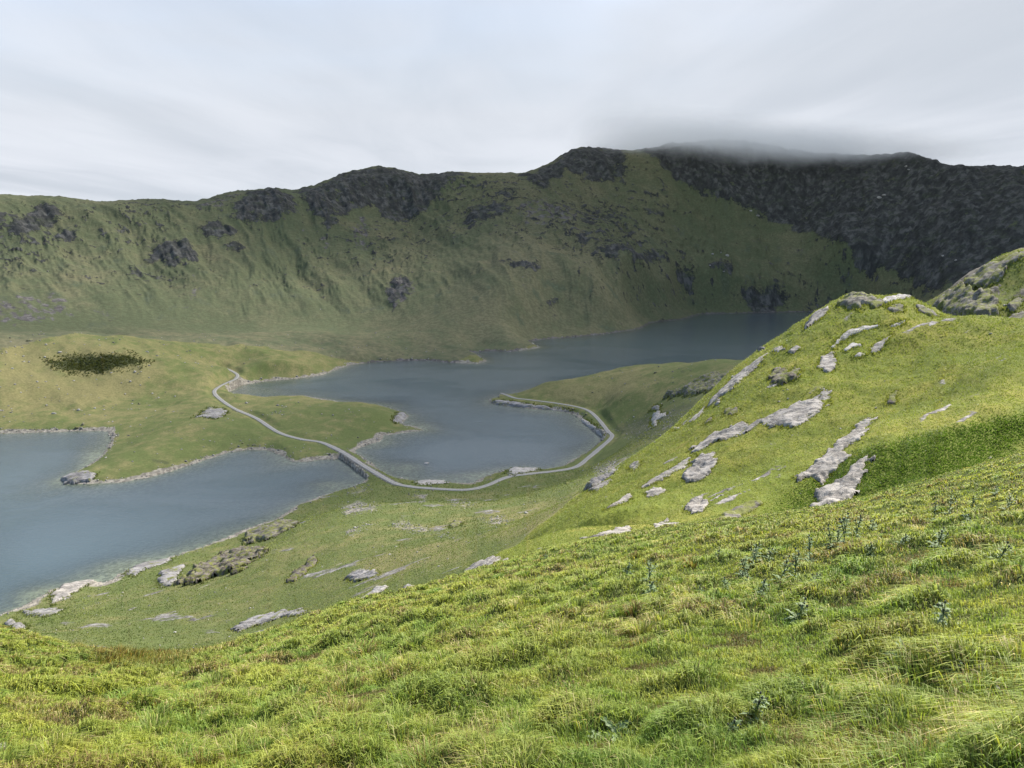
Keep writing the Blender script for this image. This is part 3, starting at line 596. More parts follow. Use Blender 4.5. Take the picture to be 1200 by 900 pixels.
OUT = [
 ([(807,530),(830,513),(867,497),(897,490),(927,475),(970,460),(973,468),(953,487),(933,502),(903,500),(890,497),(860,513),(840,520),(817,530)],.9,'rock','long pale slab rising to the right across the middle of the knoll',KD),
 ([(749,573),(767,560),(783,552),(797,542),(810,535),(807,546),(797,551),(783,558),(767,566),(753,574)],.5,'rock','thin pale rib linking the lower knoll to the long slab',KD),
 ([(800,560),(808,550),(818,532),(835,533),(839,543),(827,560),(812,567),(802,567)],1.1,'rock','blocky pale outcrop at the lower end of the long slab',KD),
 ([(1027,490),(1016,490),(1003,498),(995,510),(972,525),(968,533),(951,548),(932,561),(936,565),(951,559),(961,569),(974,557),(984,544),(993,538),(1001,533),(987,530),(991,523),(1008,517),(1016,504)],.9,'rock','upper limb of the big forked outcrop on the knoll',KD),
 ([(1023,539),(1012,538),(1001,545),(993,555),(980,565),(965,574),(956,582),(961,590),(953,599),(963,604),(989,597),(1001,580),(1012,567),(1016,548)],1.1,'rock','lower limb of the big forked outcrop beside the dark green hollow',KD),
 ([(755,583),(757,577),(763,573),(775,573),(783,577),(767,582)],.7,'rock','small flat topped pale rock below the thin rib',KD),
 ([(708,598),(717,591),(727,585),(737,578),(742,582),(733,588),(720,594)],.5,'rock','narrow pale rib on the left flank of the knoll spur',KD),
 ([(803,599),(808,590),(817,587),(825,588),(829,593),(823,600),(810,603)],1.0,'rock','rounded lichen spotted rock alone in grass on the lower knoll',KD),
 ([(677,637),(694,630),(710,624),(737,618),(737,626),(725,632),(704,632),(683,640)],.5,'rock','low streaked slab along the lip of the near slope under the spur',KD),
 ([(749,629),(765,619),(781,606),(784,608),(777,615),(794,614),(800,616),(790,623),(779,626),(767,622),(754,630)],.5,'rock','pale winged outcrop just above the near grass edge',KD),
 ([(829,615),(846,604),(867,593),(896,591),(883,598),(867,605),(846,613)],.6,'crag','grey broken rib above the near grass left of the forked outcrop',KD),
 ([(543,672),(553,663),(567,657),(577,654),(587,657),(599,656),(600,662),(583,668),(570,671),(558,674)],.7,'rock','striped rock band at the foot of the knoll spur',KD),
 ([(612,655),(625,648),(640,646),(640,651),(622,657)],.4,'quartz','white sliver of rock on the lip between spur foot and streaked slab',KD),
 ([(943,383),(948,372),(958,366),(967,362),(972,365),(962,373),(952,381),(945,385)],1.6,'rock','pale crag on the left shoulder of the knoll top above the lake',(150,240)),
 ([(980,359),(983,353),(995,347),(1017,346),(1032,352),(1035,358),(1030,361),(1015,358),(1007,365),(1000,364),(995,358)],1.7,'crag','dark fluted crag crowning the knoll top',(150,240)),
 ([(1032,353),(1043,347),(1057,345),(1066,347),(1060,351),(1046,353),(1038,358)],.9,'quartz','pale caprock at the very top of the knoll',(150,240)),
 ([(1040,362),(1046,356),(1056,356),(1062,361),(1056,366),(1046,367)],1.0,'crag','dark pocket of rock under the pale caprock',(150,240)),
 ([(1073,357),(1082,360),(1092,364),(1101,371),(1090,371),(1076,366)],1.2,'crag','sloping dark rock at the right end of the knoll top',(150,240)),
 ([(973,408),(983,397),(992,388),(1007,382),(1023,381),(1034,380),(1024,385),(1010,388),(997,393),(985,399),(977,409)],.6,'quartz','curving white band of rock below the knoll top',KD),
 ([(990,410),(995,404),(1003,401),(1010,406),(998,408),(992,412)],.6,'quartz','small white rock under the curving white band',KD),
 ([(1001,418),(1007,413),(1016,415),(1008,419)],.6,'quartz','little white rock with a black crack below the knoll top',KD),
 ([(1042,383),(1052,377),(1064,374),(1060,379),(1048,384)],.4,'quartz','short white streak of rock right of the curving white band',KD),
 ([(1020,413),(1023,405),(1033,399),(1046,391),(1038,401),(1032,411),(1023,414)],.5,'rock','grey tapering rib pointing up the slope below the knoll top',KD),
 ([(958,431),(965,418),(972,413),(978,413),(979,425),(978,434),(970,437),(963,433)],.9,'rock','fissured grey outcrop halfway up the left side of the knoll',KD),
 ([(900,446),(905,435),(917,432),(925,438),(932,429),(940,433),(933,444),(917,451),(907,450)],1.5,'heath','dark heather covered crag on the left side of the knoll',KD),
 ([(922,413),(933,405),(939,407),(930,416)],.8,'rock','small grey crag above the dark heather crag',KD),
 ([(900,414),(917,405),(921,410),(910,414)],.8,'rock','grey rock on the left skyline of the knoll above the water',(100,230)),
 ([(1038,474),(1042,463),(1052,457),(1050,473)],.7,'heath','dark brown peat hag alone in the smooth right side of the knoll',KD),
 ([(830,476),(837,467),(847,457),(857,443),(877,430),(898,416),(887,432),(869,446),(857,458),(848,464),(842,474)],1.2,'rock','long grey crag along the left edge of the knoll above the valley',(100,230)),
 ([(807,496),(817,486),(828,475),(829,479),(820,489),(810,496)],.9,'rock','narrow pale crag on the knoll edge below the long grey one',(100,230)),
 ([(847,488),(850,478),(860,479),(866,483),(856,488)],.8,'heath','dark hummock of rock right of the narrow edge crag',KD),
 ([(825,496),(833,489),(836,493),(827,497)],.6,'heath','tiny dark rock in the bright grass near the knoll edge',KD),
 ([(787,503),(793,500),(797,503),(790,505)],.7,'quartz','bright white rock on the knoll edge over the track bend',(100,230)),
 ([(690,575),(702,569),(712,563),(718,560),(712,568),(700,575)],.7,'rock','pale slab low on the left edge of the knoll spur',KD),
 ([(735,548),(745,541),(752,543),(745,552)],.6,'rock','small grey slab on the knoll edge under the white rock',(100,230)),
 ([(1093,361),(1107,347),(1123,338),(1143,338),(1160,345),(1167,353),(1169,368),(1157,378),(1143,374),(1120,373),(1107,369)],2.6,'crag','big dark buttress of the second knoll',(245,340)),
 ([(1123,338),(1133,328),(1150,318),(1177,305),(1190,298),(1203,297),(1203,303),(1182,311),(1177,324),(1157,336),(1142,338)],1.8,'crag','long grey crag along the skyline of the second knoll',(245,340)),
 ([(1170,384),(1183,373),(1198,367),(1212,373),(1205,385),(1183,386)],1.6,'crag','grey rock low on the second knoll at the right edge',(238,340)),
 ([(1178,362),(1184,355),(1192,350),(1199,352),(1196,360),(1186,367)],1.6,'crag','dark broken rock in the grass of the second knoll',(245,340)),
 ([(780,465),(798,458),(817,448),(833,442),(860,436),(857,445),(842,458),(820,461),(798,463)],4.5,'crag','dark sloping crag on the rear of the peninsula behind the knoll edge',(380,800)),
 ([(763,499),(765,488),(773,483),(781,487),(770,494),(767,501)],2.5,'quartz','pale broken rocks on the valley side right of the track bend',(300,800)),
 ([(761,481),(767,475),(774,476),(772,481)],1.8,'shale','small grey crag above the pale broken rocks',(300,800)),
 ([(687,574),(705,563),(722,551),(718,557),(702,568),(693,574)],1.8,'shale','slanting grey rib between the track and the knoll spur',(150,500)),
 ([(211,685),(225,672),(250,660),(285,646),(300,645),(314,647),(278,671),(250,678),(235,684)],3.2,'heath','long dark heather bank near the left lake shore',(200,420)),
 ([(279,636),(290,627),(320,618),(343,612),(346,617),(320,631),(283,638)],2.8,'crag','long dark rock beside the water at the middle of the near shore',(200,420)),
 ([(60,695),(75,685),(90,681),(111,679),(100,688),(82,698),(65,706),(61,710)],.7,'rock','bleached ledge of rock at the water edge on the near shore',(180,420)),
 ([(5,731),(15,724),(30,735),(18,742)],1.0,'shale','grey slab at the lake corner on the left edge of the view',(180,420)),
 ([(25,717),(50,714),(75,714),(57,723),(33,721)],.8,'shale','flat grey shelf between the lake corner and the bleached ledge',(180,420)),
 ([(185,681),(190,671),(216,664),(201,687),(190,688)],1.2,'shale','grey rock sheet left of the long dark heather bank',(180,420)),
 ([(147,672),(158,662),(180,657),(205,652),(196,660),(172,667),(158,676)],.6,'shale','jumble of pale rock along the near shore',(180,420)),
 ([(335,683),(348,668),(368,655),(374,657),(360,670),(345,682)],1.4,'heath','low dark rib on the green slope below the near shore rocks',(150,420)),
 ([(424,703),(433,696),(440,691),(456,689),(443,696),(435,703)],.8,'quartz','pale tongue of rock above the near grass lip',(90,300)),
 ([(405,679),(413,672),(427,669),(440,670),(444,675),(428,679),(415,683)],1.0,'shale','flat brownish slab on the valley slope above the pale tongue',(90,300)),
 ([(526,617),(532,613),(541,613),(538,617),(530,619)],1.3,'crag','dark undercut rock in the middle of the green basin',(150,420)),
 ([(471,691),(480,687),(488,688),(478,694)],.6,'quartz','small pale rock right of the pale tongue',(90,300)),
 ([(270,738),(290,727),(318,718),(350,716),(362,718),(330,724),(300,734),(280,741)],.7,'shale','long faint rock lip below the green bowl on the left',(90,300)),
 ([(230,489),(243,478),(262,479),(267,486),(252,491)],1.0,'shale','pale tumbled stones of a ruin beside the track',(400,900)),
 ([(594,555),(600,549),(614,549),(630,548),(634,551),(618,554),(602,558)],.9,'quartz','bleached shore rocks between the track and the bay',(300,600)),
 ([(486,565),(500,562),(518,563),(527,566),(505,568),(490,568)],.8,'quartz','bleached rocks under the track where it leaves the causeway',(300,600)),
 ([(460,492),(466,483),(475,485),(478,489),(470,496),(462,496)],1.2,'shale','rocky nose at the end of the small spit',(400,800)),
 ([(72,562),(84,557),(100,553),(112,556),(106,565),(88,567),(76,567)],1.8,'shale','pale rocky tip of the left peninsula',(300,800)),
 ([(575,471),(590,469),(610,472),(640,476),(668,480),(672,483),(645,480),(610,477),(582,474)],1.2,'shale','stony bank under the track on the peninsula side of the bay',(400,800)),
 ([(680,490),(690,494),(700,502),(709,510),(704,511),(694,503),(684,496)],1.2,'quartz','pale stone bank under the track at the head of the bay',(400,800)),
]
for p_, H_, m_, l_, dr in OUT: outcrop(p_, H_, m_, l_, *dr)

# ------------------------------------------------------------------ boulders
def rock_mesh(seed, flat, mat, sub=2, sharp=.35):
    import bmesh
    bm = bmesh.new(); bmesh.ops.create_icosphere(bm, subdivisions=sub, radius=1)
    r_ = np.random.default_rng(seed); pl = [(v / np.linalg.norm(v), r_.uniform(.62, .95)) for v in r_.normal(size=(9, 3))]
    for v in bm.verts:
        p = np.array(v.co)
        for n_, h_ in pl:
            e = p @ n_ - h_
            if e > 0: p = p - n_ * e
        p *= 1 + .10 * float(fbm(p[0] * 1.9 + seed, p[1] * 1.9 + p[2] * 2.3, seed, 3))
        v.co = (p[0], p[1] * .8, p[2] * flat + flat * .35)
    me = bpy.data.meshes.new('boulder'); bm.to_mesh(me); bm.free(); me.materials.append(mat)
    return me
BM = {k: [rock_mesh(s_, fl, MAT[k]) for s_, fl in ((1, .55), (2, .75), (3, .45), (4, .65))] for k in ('rock', 'quartz', 'crag', 'shale')}
def boulder(x, y, size, kind, label, group=None, name='boulder', cat='boulder', sink=.15):
    o = bpy.data.objects.new(name, random.choice(BM[kind])); COL.objects.link(o)
    z = max(float(ground(x, y)[0]), -.3); o.location = (x, y, z - sink * size); o.rotation_euler = (random.uniform(-.2, .2), random.uniform(-.2, .2), random.uniform(0, 6.3))
    o.scale = (size * random.uniform(.85, 1.2), size * random.uniform(.85, 1.1), size * random.uniform(.8, 1.15))
    return tag(o, label, cat, group)
def boulder_px(u, v, px, *a, dr=(90, 3000), **kw):
    x, y = hit(u, v, *dr); return boulder(x, y, px * .5 * math.hypot(x, y) / FPX, *a, **kw)
for u, v, s_, k_, l_ in (
 (35,399.5,7,'crag','black boulder on the crest of the left moraine hill'),(92,481,4.2,'quartz','white boulder standing alone above the left inlet shore'),(155,473,3,'quartz','white boulder beside a dark one on the moraine slope'),
 (163,473.5,4.5,'crag','dark boulder beside a white one on the moraine slope'),(158,436,4,'quartz','pale boulder at the right foot of the dark bracken patch'),(153,447,3.2,'quartz','pale boulder below the right end of the bracken patch'),
 (97,498,5.5,'crag','dark flat boulder just above the left inlet shore'),(91,501.5,6.5,'crag','dark boulder on the left inlet waterline'),(63,485,4.5,'quartz','low pale boulder left of the lone white one above the inlet'),
 (70,413,4.5,'quartz','pale boulder above the dark bracken patch'),(54,404,3.2,'quartz','pale boulder near the moraine crest'),(687,485.5,6,'crag','dark rock standing out of the water in the bay'),(893,410,12,'shale','grey reef showing in the water beside the knoll edge'),
 (665,567,5.5,'crag','dark boulder in the rough ground below the track'),(471,674,5,'crag','dark boulder on the valley slope above the near grass'),(507,662,4,'crag','dark boulder with a pale one at its right on the valley slope'),(514,664,3.5,'quartz','pale boulder with a dark one at its left on the valley slope'),
 (415,595,5,'crag','dark boulder among stones below the causeway'),(768,437,6,'crag','grey boulder on the crest of the peninsula hill'),(457,650,4.5,'quartz','pale boulder at the end of a thin stone line on the valley slope'),
 (464,641,5,'shale','flat pale boulder above the thin stone line'),(205,741,4.5,'quartz','white boulder alone in the smooth green bowl'),(1178,358,5,'quartz','white boulder in front of the dark rock on the second knoll'),(1161,391,3.5,'quartz','white boulder on the right shoulder of the knoll'),
 (500,543,9,'quartz','pale rock awash in the shallows of the bay')):
    boulder_px(u, v, s_, k_, l_, dr=(170 if u > 1170 else 90, 3000))
def scatter(n_, box, px, kinds, label, group, test, cat='boulder', name='boulder'):
    c = 0; tries = 0
    while c < n_ and tries < n_ * 40:
        tries += 1; u = random.uniform(box[0], box[1]); v = random.uniform(box[2], box[3]); x, y = hit(u, v, 90)
        if not test(x, y): continue
        boulder(x, y, random.uniform(*px) * .5 * math.hypot(x, y) / FPX, random.choice(kinds), label, group, name, cat); c += 1
sdl = lambda x, y: float(-field(SDL, x, y)[0])
pdl = lambda x, y: float(field(PDL, x, y)[0])
dist = math.hypot
scatter(90, (0,230,398,502), (1.5,3.0), ('quartz','quartz','shale','rock'), 'small pale boulder scattered on the left moraine hill', 'boulders on the moraine hill', lambda x, y: sdl(x, y) > 6 and 450 < dist(x, y) < 900 and float(field(cov[..., 3], x, y)[0]) < .2)
scatter(46, (110,460,475,560), (1.4,3.0), ('quartz','shale','rock','crag'), 'small stone on the grassy spit between the two arms of the lake', 'stones on the spit', lambda x, y: sdl(x, y) > 3 and pdl(x, y) > 5)
scatter(26, (0,560,395,432), (1.3,2.4), ('quartz','crag'), 'small boulder on the flat ground at the mountain foot', 'boulders at the mountain foot', lambda x, y: sdl(x, y) > 4 and dist(x, y) > 780)
scatter(44, (250,720,575,690), (1.5,3.4), ('quartz','rock','shale','crag'), 'small boulder in the rough grass of the basin below the track', 'boulders in the basin', lambda x, y: sdl(x, y) > 4 and 100 < dist(x, y) < 420 and pdl(x, y) > 5)
scatter(24, (620,830,425,520), (1.5,3.0), ('quartz','rock','crag'), 'small boulder on the peninsula hill across the bay', 'boulders on the peninsula hill', lambda x, y: sdl(x, y) > 4 and 420 < dist(x, y) < 700 and pdl(x, y) > 5)
scatter(18, (0,620,280,392), (1.0,2.2), ('shale','crag','rock'), 'boulder on the lower mountain flank', 'boulders on the mountain flank', lambda x, y: dist(x, y) > 1000)
scatter(24, (760,1040,385,610), (1.6,4.0), ('quartz','rock'), 'little pale stone in the grass of the knoll', 'little stones on the knoll', lambda x, y: 90 < dist(x, y) < 230)
for u, v, s_ in ((835,298,4),(852,300,4.5),(845,296,3),(1030,232,6),(1036,229,5),(888,253,5),(880,247,4),(848,318,3),(832,311,3),(1065,199,4),(1062,195,3.5),(1105,300,4),(1120,305,4)):
    boulder_px(u, v, s_, 'quartz', 'white rock scar on the dark mountain face', 'white scars on the mountain', name='white_rock', cat='rock', dr=(1200, 2400))
# stones along the waterline
for P_, n_, (u0, u1, v0, v1), lb, gr in ((LW, 95, (-20,440,495,735), 'stone on the shore of the left arm of the lake', 'stones on the left shore'), (LE, 110, (260,960,360,570), 'stone on the shore of the far arm of the lake', 'stones on the far shore')):
    xs, ys = P_; seg = np.hypot(np.roll(xs, -1) - xs, np.roll(ys, -1) - ys); c = 0
    while c < n_:
        i = random.choices(range(len(xs)), seg)[0]; f_ = random.random(); x = xs[i] + f_ * (xs[(i + 1) % len(xs)] - xs[i]) + random.gauss(0, 2.2); y = ys[i] + f_ * (ys[(i + 1) % len(xs)] - ys[i]) + random.gauss(0, 2.2)
        u, v = project(x, y, 0.)
        if not (u0 < u < u1 and v0 < v < v1) or dist(x, y) > 1250 or pdl(x, y) < 3 or sdl(x, y) < -2.5: continue
        hx, hy = hit(u, v, 90)
        if abs(hx - x) + abs(hy - y) > 25: continue
        boulder(x, y, random.uniform(.8, 2.2) * .5 * dist(x, y) / FPX, random.choice(('shale','rock','crag','crag','quartz')), lb, gr, 'shore_stone', 'stone'); c += 1

# ------------------------------------------------------------------ causeway
def wall_material():
    t = NT('dry_stone'); P = t.pos(); vo = t.n('ShaderNodeTexVoronoi', i_Vector=t.scale(P, 1, 1, 1.6), i_Scale=.9); n_ = t.noise(P, 2, 5, .7)
    vd = t.n('ShaderNodeTexVoronoi', feature='DISTANCE_TO_EDGE', i_Vector=t.scale(P, 1, 1, 1.6), i_Scale=.9)
    c = t.mix(t.ramp(vo.outputs['Color'], .1, .9), (.10,.095,.09), (.25,.24,.225)); c = t.mix(t.ramp(n_, .4, .7, 0, .5), c, (.09,.09,.06)); c = t.mix(t.ramp(vd.outputs['Distance'], 0, .09, .8, 0), c, (.03,.03,.028))
    return t.out(t.principled(c, .95, t.bump(t.ramp(vd.outputs['Distance'], 0, .15), .9, .25), .15))
MAT['wall'] = wall_material()
u_p, v_p = project(PATH[:, 0], PATH[:, 1], PATH[:, 2]); d_p = np.hypot(PATH[:, 0], PATH[:, 1])
cs = np.where((u_p > 386) & (u_p < 470) & (v_p > 515) & (v_p < 572))[0]; cs = cs[np.argsort(cs)]
cz = bpy.data.objects.new('stone_causeway', None); COL.objects.link(cz); mid_ = PATH[cs[len(cs) // 2]]; cz.location = (mid_[0], mid_[1], 0)
tag(cz, 'dry stone causeway carrying the track over the narrows between the two arms of the lake', 'causeway')
for side_ in (-1, 1):
    vs = []; base = np.array([mid_[0], mid_[1], 0])
    for i in cs:
        p = PATH[i]; n_ = nr_[i] * side_; j = .15 * float(noise(i * .7, side_ * 3.1, 601))
        for off, z_ in ((.4, p[2] - .3), (1.75, p[2] - .02), (2.15 + j, p[2] + .10 + j * .6), (2.5 + j, p[2] - .05), (2.9 + j, p[2] - 1.3), (3.6 + j, -.6), (4.1, -2.6)):
            vs.append((p[0] + n_[0] * off, p[1] + n_[1] * off, z_))
    m7 = 7; qs = []
    for i in range(len(cs) - 1):
        for j in range(m7 - 1):
            q4 = (i * m7 + j, i * m7 + j + 1, (i + 1) * m7 + j + 1, (i + 1) * m7 + j); qs.append(q4 if side_ < 0 else q4[::-1])
    new_mesh('retaining_wall', np.array(vs) - base, qs, 4, MAT['wall'], smooth=False, parent=cz)


# ------------------------------------------------------------------ grass
def grass_material(name, trans=.45, rough=.55):
    t = NT(name); c = t.attr('tint').outputs['Color']
    d = t.principled(c, rough, None, .25)
    tr_ = t.n('ShaderNodeBsdfTranslucent'); t.put(tr_.inputs['Color'], t.mix(1.0, c, (1.0, 1.0, .55), 'MULTIPLY'))
    m = t.n('ShaderNodeMixShader'); m.inputs[0].default_value = trans; t.put(m.inputs[1], d); t.put(m.inputs[2], tr_.outputs[0])
    return t.out(m.outputs[0])
MAT['grass'] = grass_material('grass_blades')
def blades(name, x, y, z, h, w_, ldir, lean, tint, root, label, curl=.5, mat='grass', seg=2):
    """bent blades: seg 2 = quad + tip, seg 1 = single tip"""
    n = len(x); fdir = rng.uniform(0, 2 * np.pi, n); wx, wy = np.cos(fdir) * w_ * .5, np.sin(fdir) * w_ * .5
    lx, ly = np.cos(ldir) * lean, np.sin(ldir) * lean
    m_h, t_h = h * .55 * np.sqrt(np.clip(1 - (lean * .5) ** 2, .1, 1)), h * np.sqrt(np.clip(1 - np.minimum(lean * (1 + curl), .98) ** 2, .02, 1)) * .9
    mx, my = x + lx * h * .4, y + ly * h * .4; tx_, ty_ = x + lx * h * (1 + .5 * curl), y + ly * h * (1 + .5 * curl)
    if seg == 2:
        co = np.stack([np.c_[x - wx, y - wy, z - .02], np.c_[x + wx, y + wy, z - .02], np.c_[mx - wx * .8, my - wy * .8, z + m_h], np.c_[mx + wx * .8, my + wy * .8, z + m_h], np.c_[tx_, ty_, z + t_h]], 1).reshape(-1, 3)
        b = np.arange(n) * 5
        ff = np.stack([b, b + 1, b + 3, b + 2, b + 2, b + 3, b + 4], 1).ravel(); npr = np.tile([4, 3], n)
        tc = np.stack([root, root, tint, tint, np.clip(tint * 1.12, 0, 1)], 1).reshape(-1, 3)
    else:
        co = np.stack([np.c_[x - wx, y - wy, z - .03], np.c_[x + wx, y + wy, z - .03], np.c_[tx_, ty_, z + t_h]], 1).reshape(-1, 3)
        b = np.arange(n) * 3; ff = np.stack([b, b + 1, b + 2], 1).ravel(); npr = 3
        tc = np.stack([root, root, tint], 1).reshape(-1, 3)
    o = new_mesh(name, co, ff, npr, MAT[mat], smooth=False)
    add_attr(o, 'tint', np.c_[tc, np.ones(len(tc))])
    return tag(o, label, kind='stuff')
def slope_dir(x, y, e=.6):
    gx_ = ground(x + e, y) - ground(x - e, y); gy_ = ground(x, y + e) - ground(x, y - e); return np.arctan2(-gy_, -gx_)
def lerp(a, b, f): return a + (b - a) * f[:, None]
C3 = lambda *c: np.array(c, float)
NB = 800000
a_ = rng.uniform(-HALF, HALF, NB); dm_ = np.interp(a_, AZ, SPLIT) * .98; l_ = np.log(2.3) + rng.uniform(0, 1, NB) ** .92 * (np.log(dm_) - np.log(2.3)); d_ = np.exp(l_)
NE = 300000                                                         # the turf goes on beside and under the viewer
ae = np.where(rng.uniform(0, 1, NE) < .5, -1, 1) * rng.uniform(HALF, 1.5, NE); de = np.exp(rng.uniform(np.log(.7), np.log(np.interp(ae, AZ, SPLIT) * .9)))
k_ = rng.uniform(0, 1, NE) < .16; ae = np.where(k_, rng.uniform(-math.pi, math.pi, NE), ae); de = np.where(k_, rng.uniform(.3, 3.2, NE), de)
a_, d_ = np.r_[a_, ae], np.r_[d_, de]; NB = len(a_)
x_, y_ = d_ * np.sin(a_), d_ * np.cos(a_); z_ = ground(x_, y_)
T1 = fbm(x_ / .85, y_ / .62, 141, 3); T2 = fbm(x_ / .3, y_ / .3, 701, 2); T3 = fbm(x_ / 4.5, y_ / 3.6, 707, 3); T4 = fbm(x_ / .6 + 3, y_ / .5, 711, 2)
u_, v_ = project(x_, y_, z_)
tuft = sstep(.0, .5, T1); holl = sstep(-.16, -.42, T1 + .15 * T4)
r1, r2, r3 = rng.uniform(0, 1, NB), rng.uniform(0, 1, NB), rng.uniform(0, 1, NB)
rush = np.exp(-((u_ - 165) / 75) ** 2) * sstep(12.5, 16.5, d_) * sstep(.15, .5, r3)
hh = .035 + .045 * r1 + tuft * (.05 + .11 * r2) + .05 * np.clip(T3, 0, 1) + rush * .16
hh *= 1 - .45 * holl
T5 = fbm(x_ / 2.1 + 9, y_ / 1.5, 713, 4); T6 = fbm(x_ / 9 + 4, y_ / 7, 719, 3)
tint = lerp(np.tile(C3(.345,.375,.062), (NB, 1)), C3(.150,.255,.045), np.clip(.38 + .9 * T3 + .5 * T2 + .8 * T6, 0, 1))
tint = lerp(tint, C3(.42,.40,.085), np.clip(.12 + 1.1 * T4, 0, 1) * (1 - tuft * .5))
tint = lerp(tint, C3(.215,.225,.042), np.clip(tuft * .5 + .5 * T5, 0, .8))
dead = np.clip(.04 + .45 * holl + .9 * sstep(.08, .42, T5 - .3 * T6) + .10 * tuft * (T4 > 0), 0, .85)
tint = lerp(tint, C3(.50,.41,.20), (r2 < dead * .55) * (.4 + .6 * r3))
tint = lerp(tint, C3(.20,.125,.055), ((r1 < .75 * holl) | (r1 > 1 - .4 * dead)) * .8)
tint = lerp(tint, np.where((r1 < .5)[:, None], C3(.25,.13,.045), C3(.19,.17,.05)), np.clip(rush * 1.0, 0, .7))
tint *= (.92 + .60 * rng.uniform(0, 1, NB) - .46 * holl)[:, None] * np.array([.97, .985, 1.0])
root = lerp(tint * .45, C3(.075,.06,.025), np.full(NB, .5))
wid = np.maximum(.0034, .0009 * d_) * (.8 + .6 * r3) * (1 + .35 * tuft)
dirn = slope_dir(x_, y_) + rng.normal(0, .9, NB) + 1.2 * T2 - .35
lean = np.clip(.30 + .38 * rng.uniform(0, 1, NB) + .22 * tuft - rush * .3, .05, .9)
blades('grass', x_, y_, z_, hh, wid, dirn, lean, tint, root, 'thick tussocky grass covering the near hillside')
# longer tussocks standing out of the turf
NC = 1500; PB = 110
ca2 = rng.uniform(-HALF, HALF, NC); cd = np.exp(rng.uniform(np.log(2.6), np.log(np.interp(ca2, AZ, SPLIT) * .9))); cx, cy = cd * np.sin(ca2), cd * np.cos(ca2)
kk = fbm(cx / 3.0, cy / 2.4, 731, 3) > -.12; cx, cy, cd = cx[kk], cy[kk], cd[kk]; NC = len(cx)
cr_ = rng.uniform(.07, .20, NC); hc = rng.uniform(.10, .26, NC); ct = rng.uniform(0, 1, NC); cdn = slope_dir(cx, cy)
rp = np.repeat(np.arange(NC), PB); nb = len(rp); pa = rng.uniform(0, 6.2832, nb); pr = np.sqrt(rng.uniform(0, 1, nb)) * cr_[rp]
bx, by = cx[rp] + pr * np.cos(pa), cy[rp] + pr * np.sin(pa); q1, q2 = rng.uniform(0, 1, nb), rng.uniform(0, 1, nb)
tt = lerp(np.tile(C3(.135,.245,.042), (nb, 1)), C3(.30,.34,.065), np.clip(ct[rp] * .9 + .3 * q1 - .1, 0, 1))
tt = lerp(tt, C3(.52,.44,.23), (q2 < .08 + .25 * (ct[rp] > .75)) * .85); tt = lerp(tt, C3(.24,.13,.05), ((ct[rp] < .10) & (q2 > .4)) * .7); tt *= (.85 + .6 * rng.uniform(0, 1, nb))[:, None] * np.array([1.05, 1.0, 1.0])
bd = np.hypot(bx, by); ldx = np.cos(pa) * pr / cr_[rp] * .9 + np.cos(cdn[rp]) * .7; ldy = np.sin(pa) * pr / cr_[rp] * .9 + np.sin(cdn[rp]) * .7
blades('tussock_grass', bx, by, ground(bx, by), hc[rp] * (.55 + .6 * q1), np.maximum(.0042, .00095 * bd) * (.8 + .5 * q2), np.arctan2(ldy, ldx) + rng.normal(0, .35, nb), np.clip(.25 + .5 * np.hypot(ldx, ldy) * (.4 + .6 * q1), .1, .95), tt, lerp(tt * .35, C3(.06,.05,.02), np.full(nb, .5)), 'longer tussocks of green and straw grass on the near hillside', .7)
# coarser turf on the knoll and in the valley, where a blade is a tuft
def far_turf(name, n, dlo, dhi, h0, w0, cA, cB, cC, region, label, amin=-HALF, amax=HALF):
    a = rng.uniform(amin, amax, n); d = np.exp(rng.uniform(np.log(dlo), np.log(dhi), n)); x, y = d * np.sin(a), d * np.cos(a)
    k_ = region(a, d, x, y); x, y, d, a = x[k_], y[k_], d[k_], a[k_]; z = ground(x, y); n = len(x)
    p1 = fbm(x / (d * .035), y / (d * .07), 721, 4); p2 = fbm(x / (d * .009), y / (d * .018), 727, 3); r = rng.uniform(0, 1, n)
    c = lerp(np.tile(cA, (n, 1)), cB, np.clip(.45 + .9 * p1 + .5 * p2, 0, 1)); c = lerp(c, cC, np.clip(p2 * 1.5 - .2, 0, 1) * .7)
    w = field(hollow_dk, x, y) if name == 'knoll_grass' else np.zeros(n)
    c = lerp(c, C3(.070,.135,.024), np.clip(w * 1.1, 0, .88)); c *= (.75 + .5 * r)[:, None]  # turf blends to a darker green inside the hollow mask
    h = h0 * (.5 + r) * (1 + .8 * np.clip(p2, 0, 1)) * d; wd = w0 * d * (.7 + .6 * rng.uniform(0, 1, n))
    return blades(name, x, y, z, h, wd, slope_dir(x, y, 1.5) + rng.normal(0, .8, n), np.clip(.35 + .4 * rng.uniform(0, 1, n), 0, .9), c, c * .72, label, seg=1)
near_rock = lambda x, y: field(cov[..., 0], x, y) < .35
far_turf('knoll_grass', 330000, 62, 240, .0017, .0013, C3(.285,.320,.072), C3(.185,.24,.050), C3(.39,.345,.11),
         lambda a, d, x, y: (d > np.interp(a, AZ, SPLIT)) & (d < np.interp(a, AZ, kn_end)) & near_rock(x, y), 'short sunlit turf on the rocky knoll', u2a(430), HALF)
far_turf('valley_grass', 330000, 95, 440, .0014, .0014, C3(.225,.255,.064), C3(.130,.180,.045), C3(.30,.26,.11),
         lambda a, d, x, y: (d > np.maximum(np.interp(a, AZ, kn_end) * 1.02, np.interp(a, AZ, SPLIT))) & (d < np.where(a < u2a(980), 440, 340)) & near_rock(x, y) & (field(SDL, x, y) < -3) & (field(PDL, x, y) > 2.5) & (field(cov[..., 1], x, y) < .4), 'rough pasture grass on the valley slope below', -HALF, HALF)

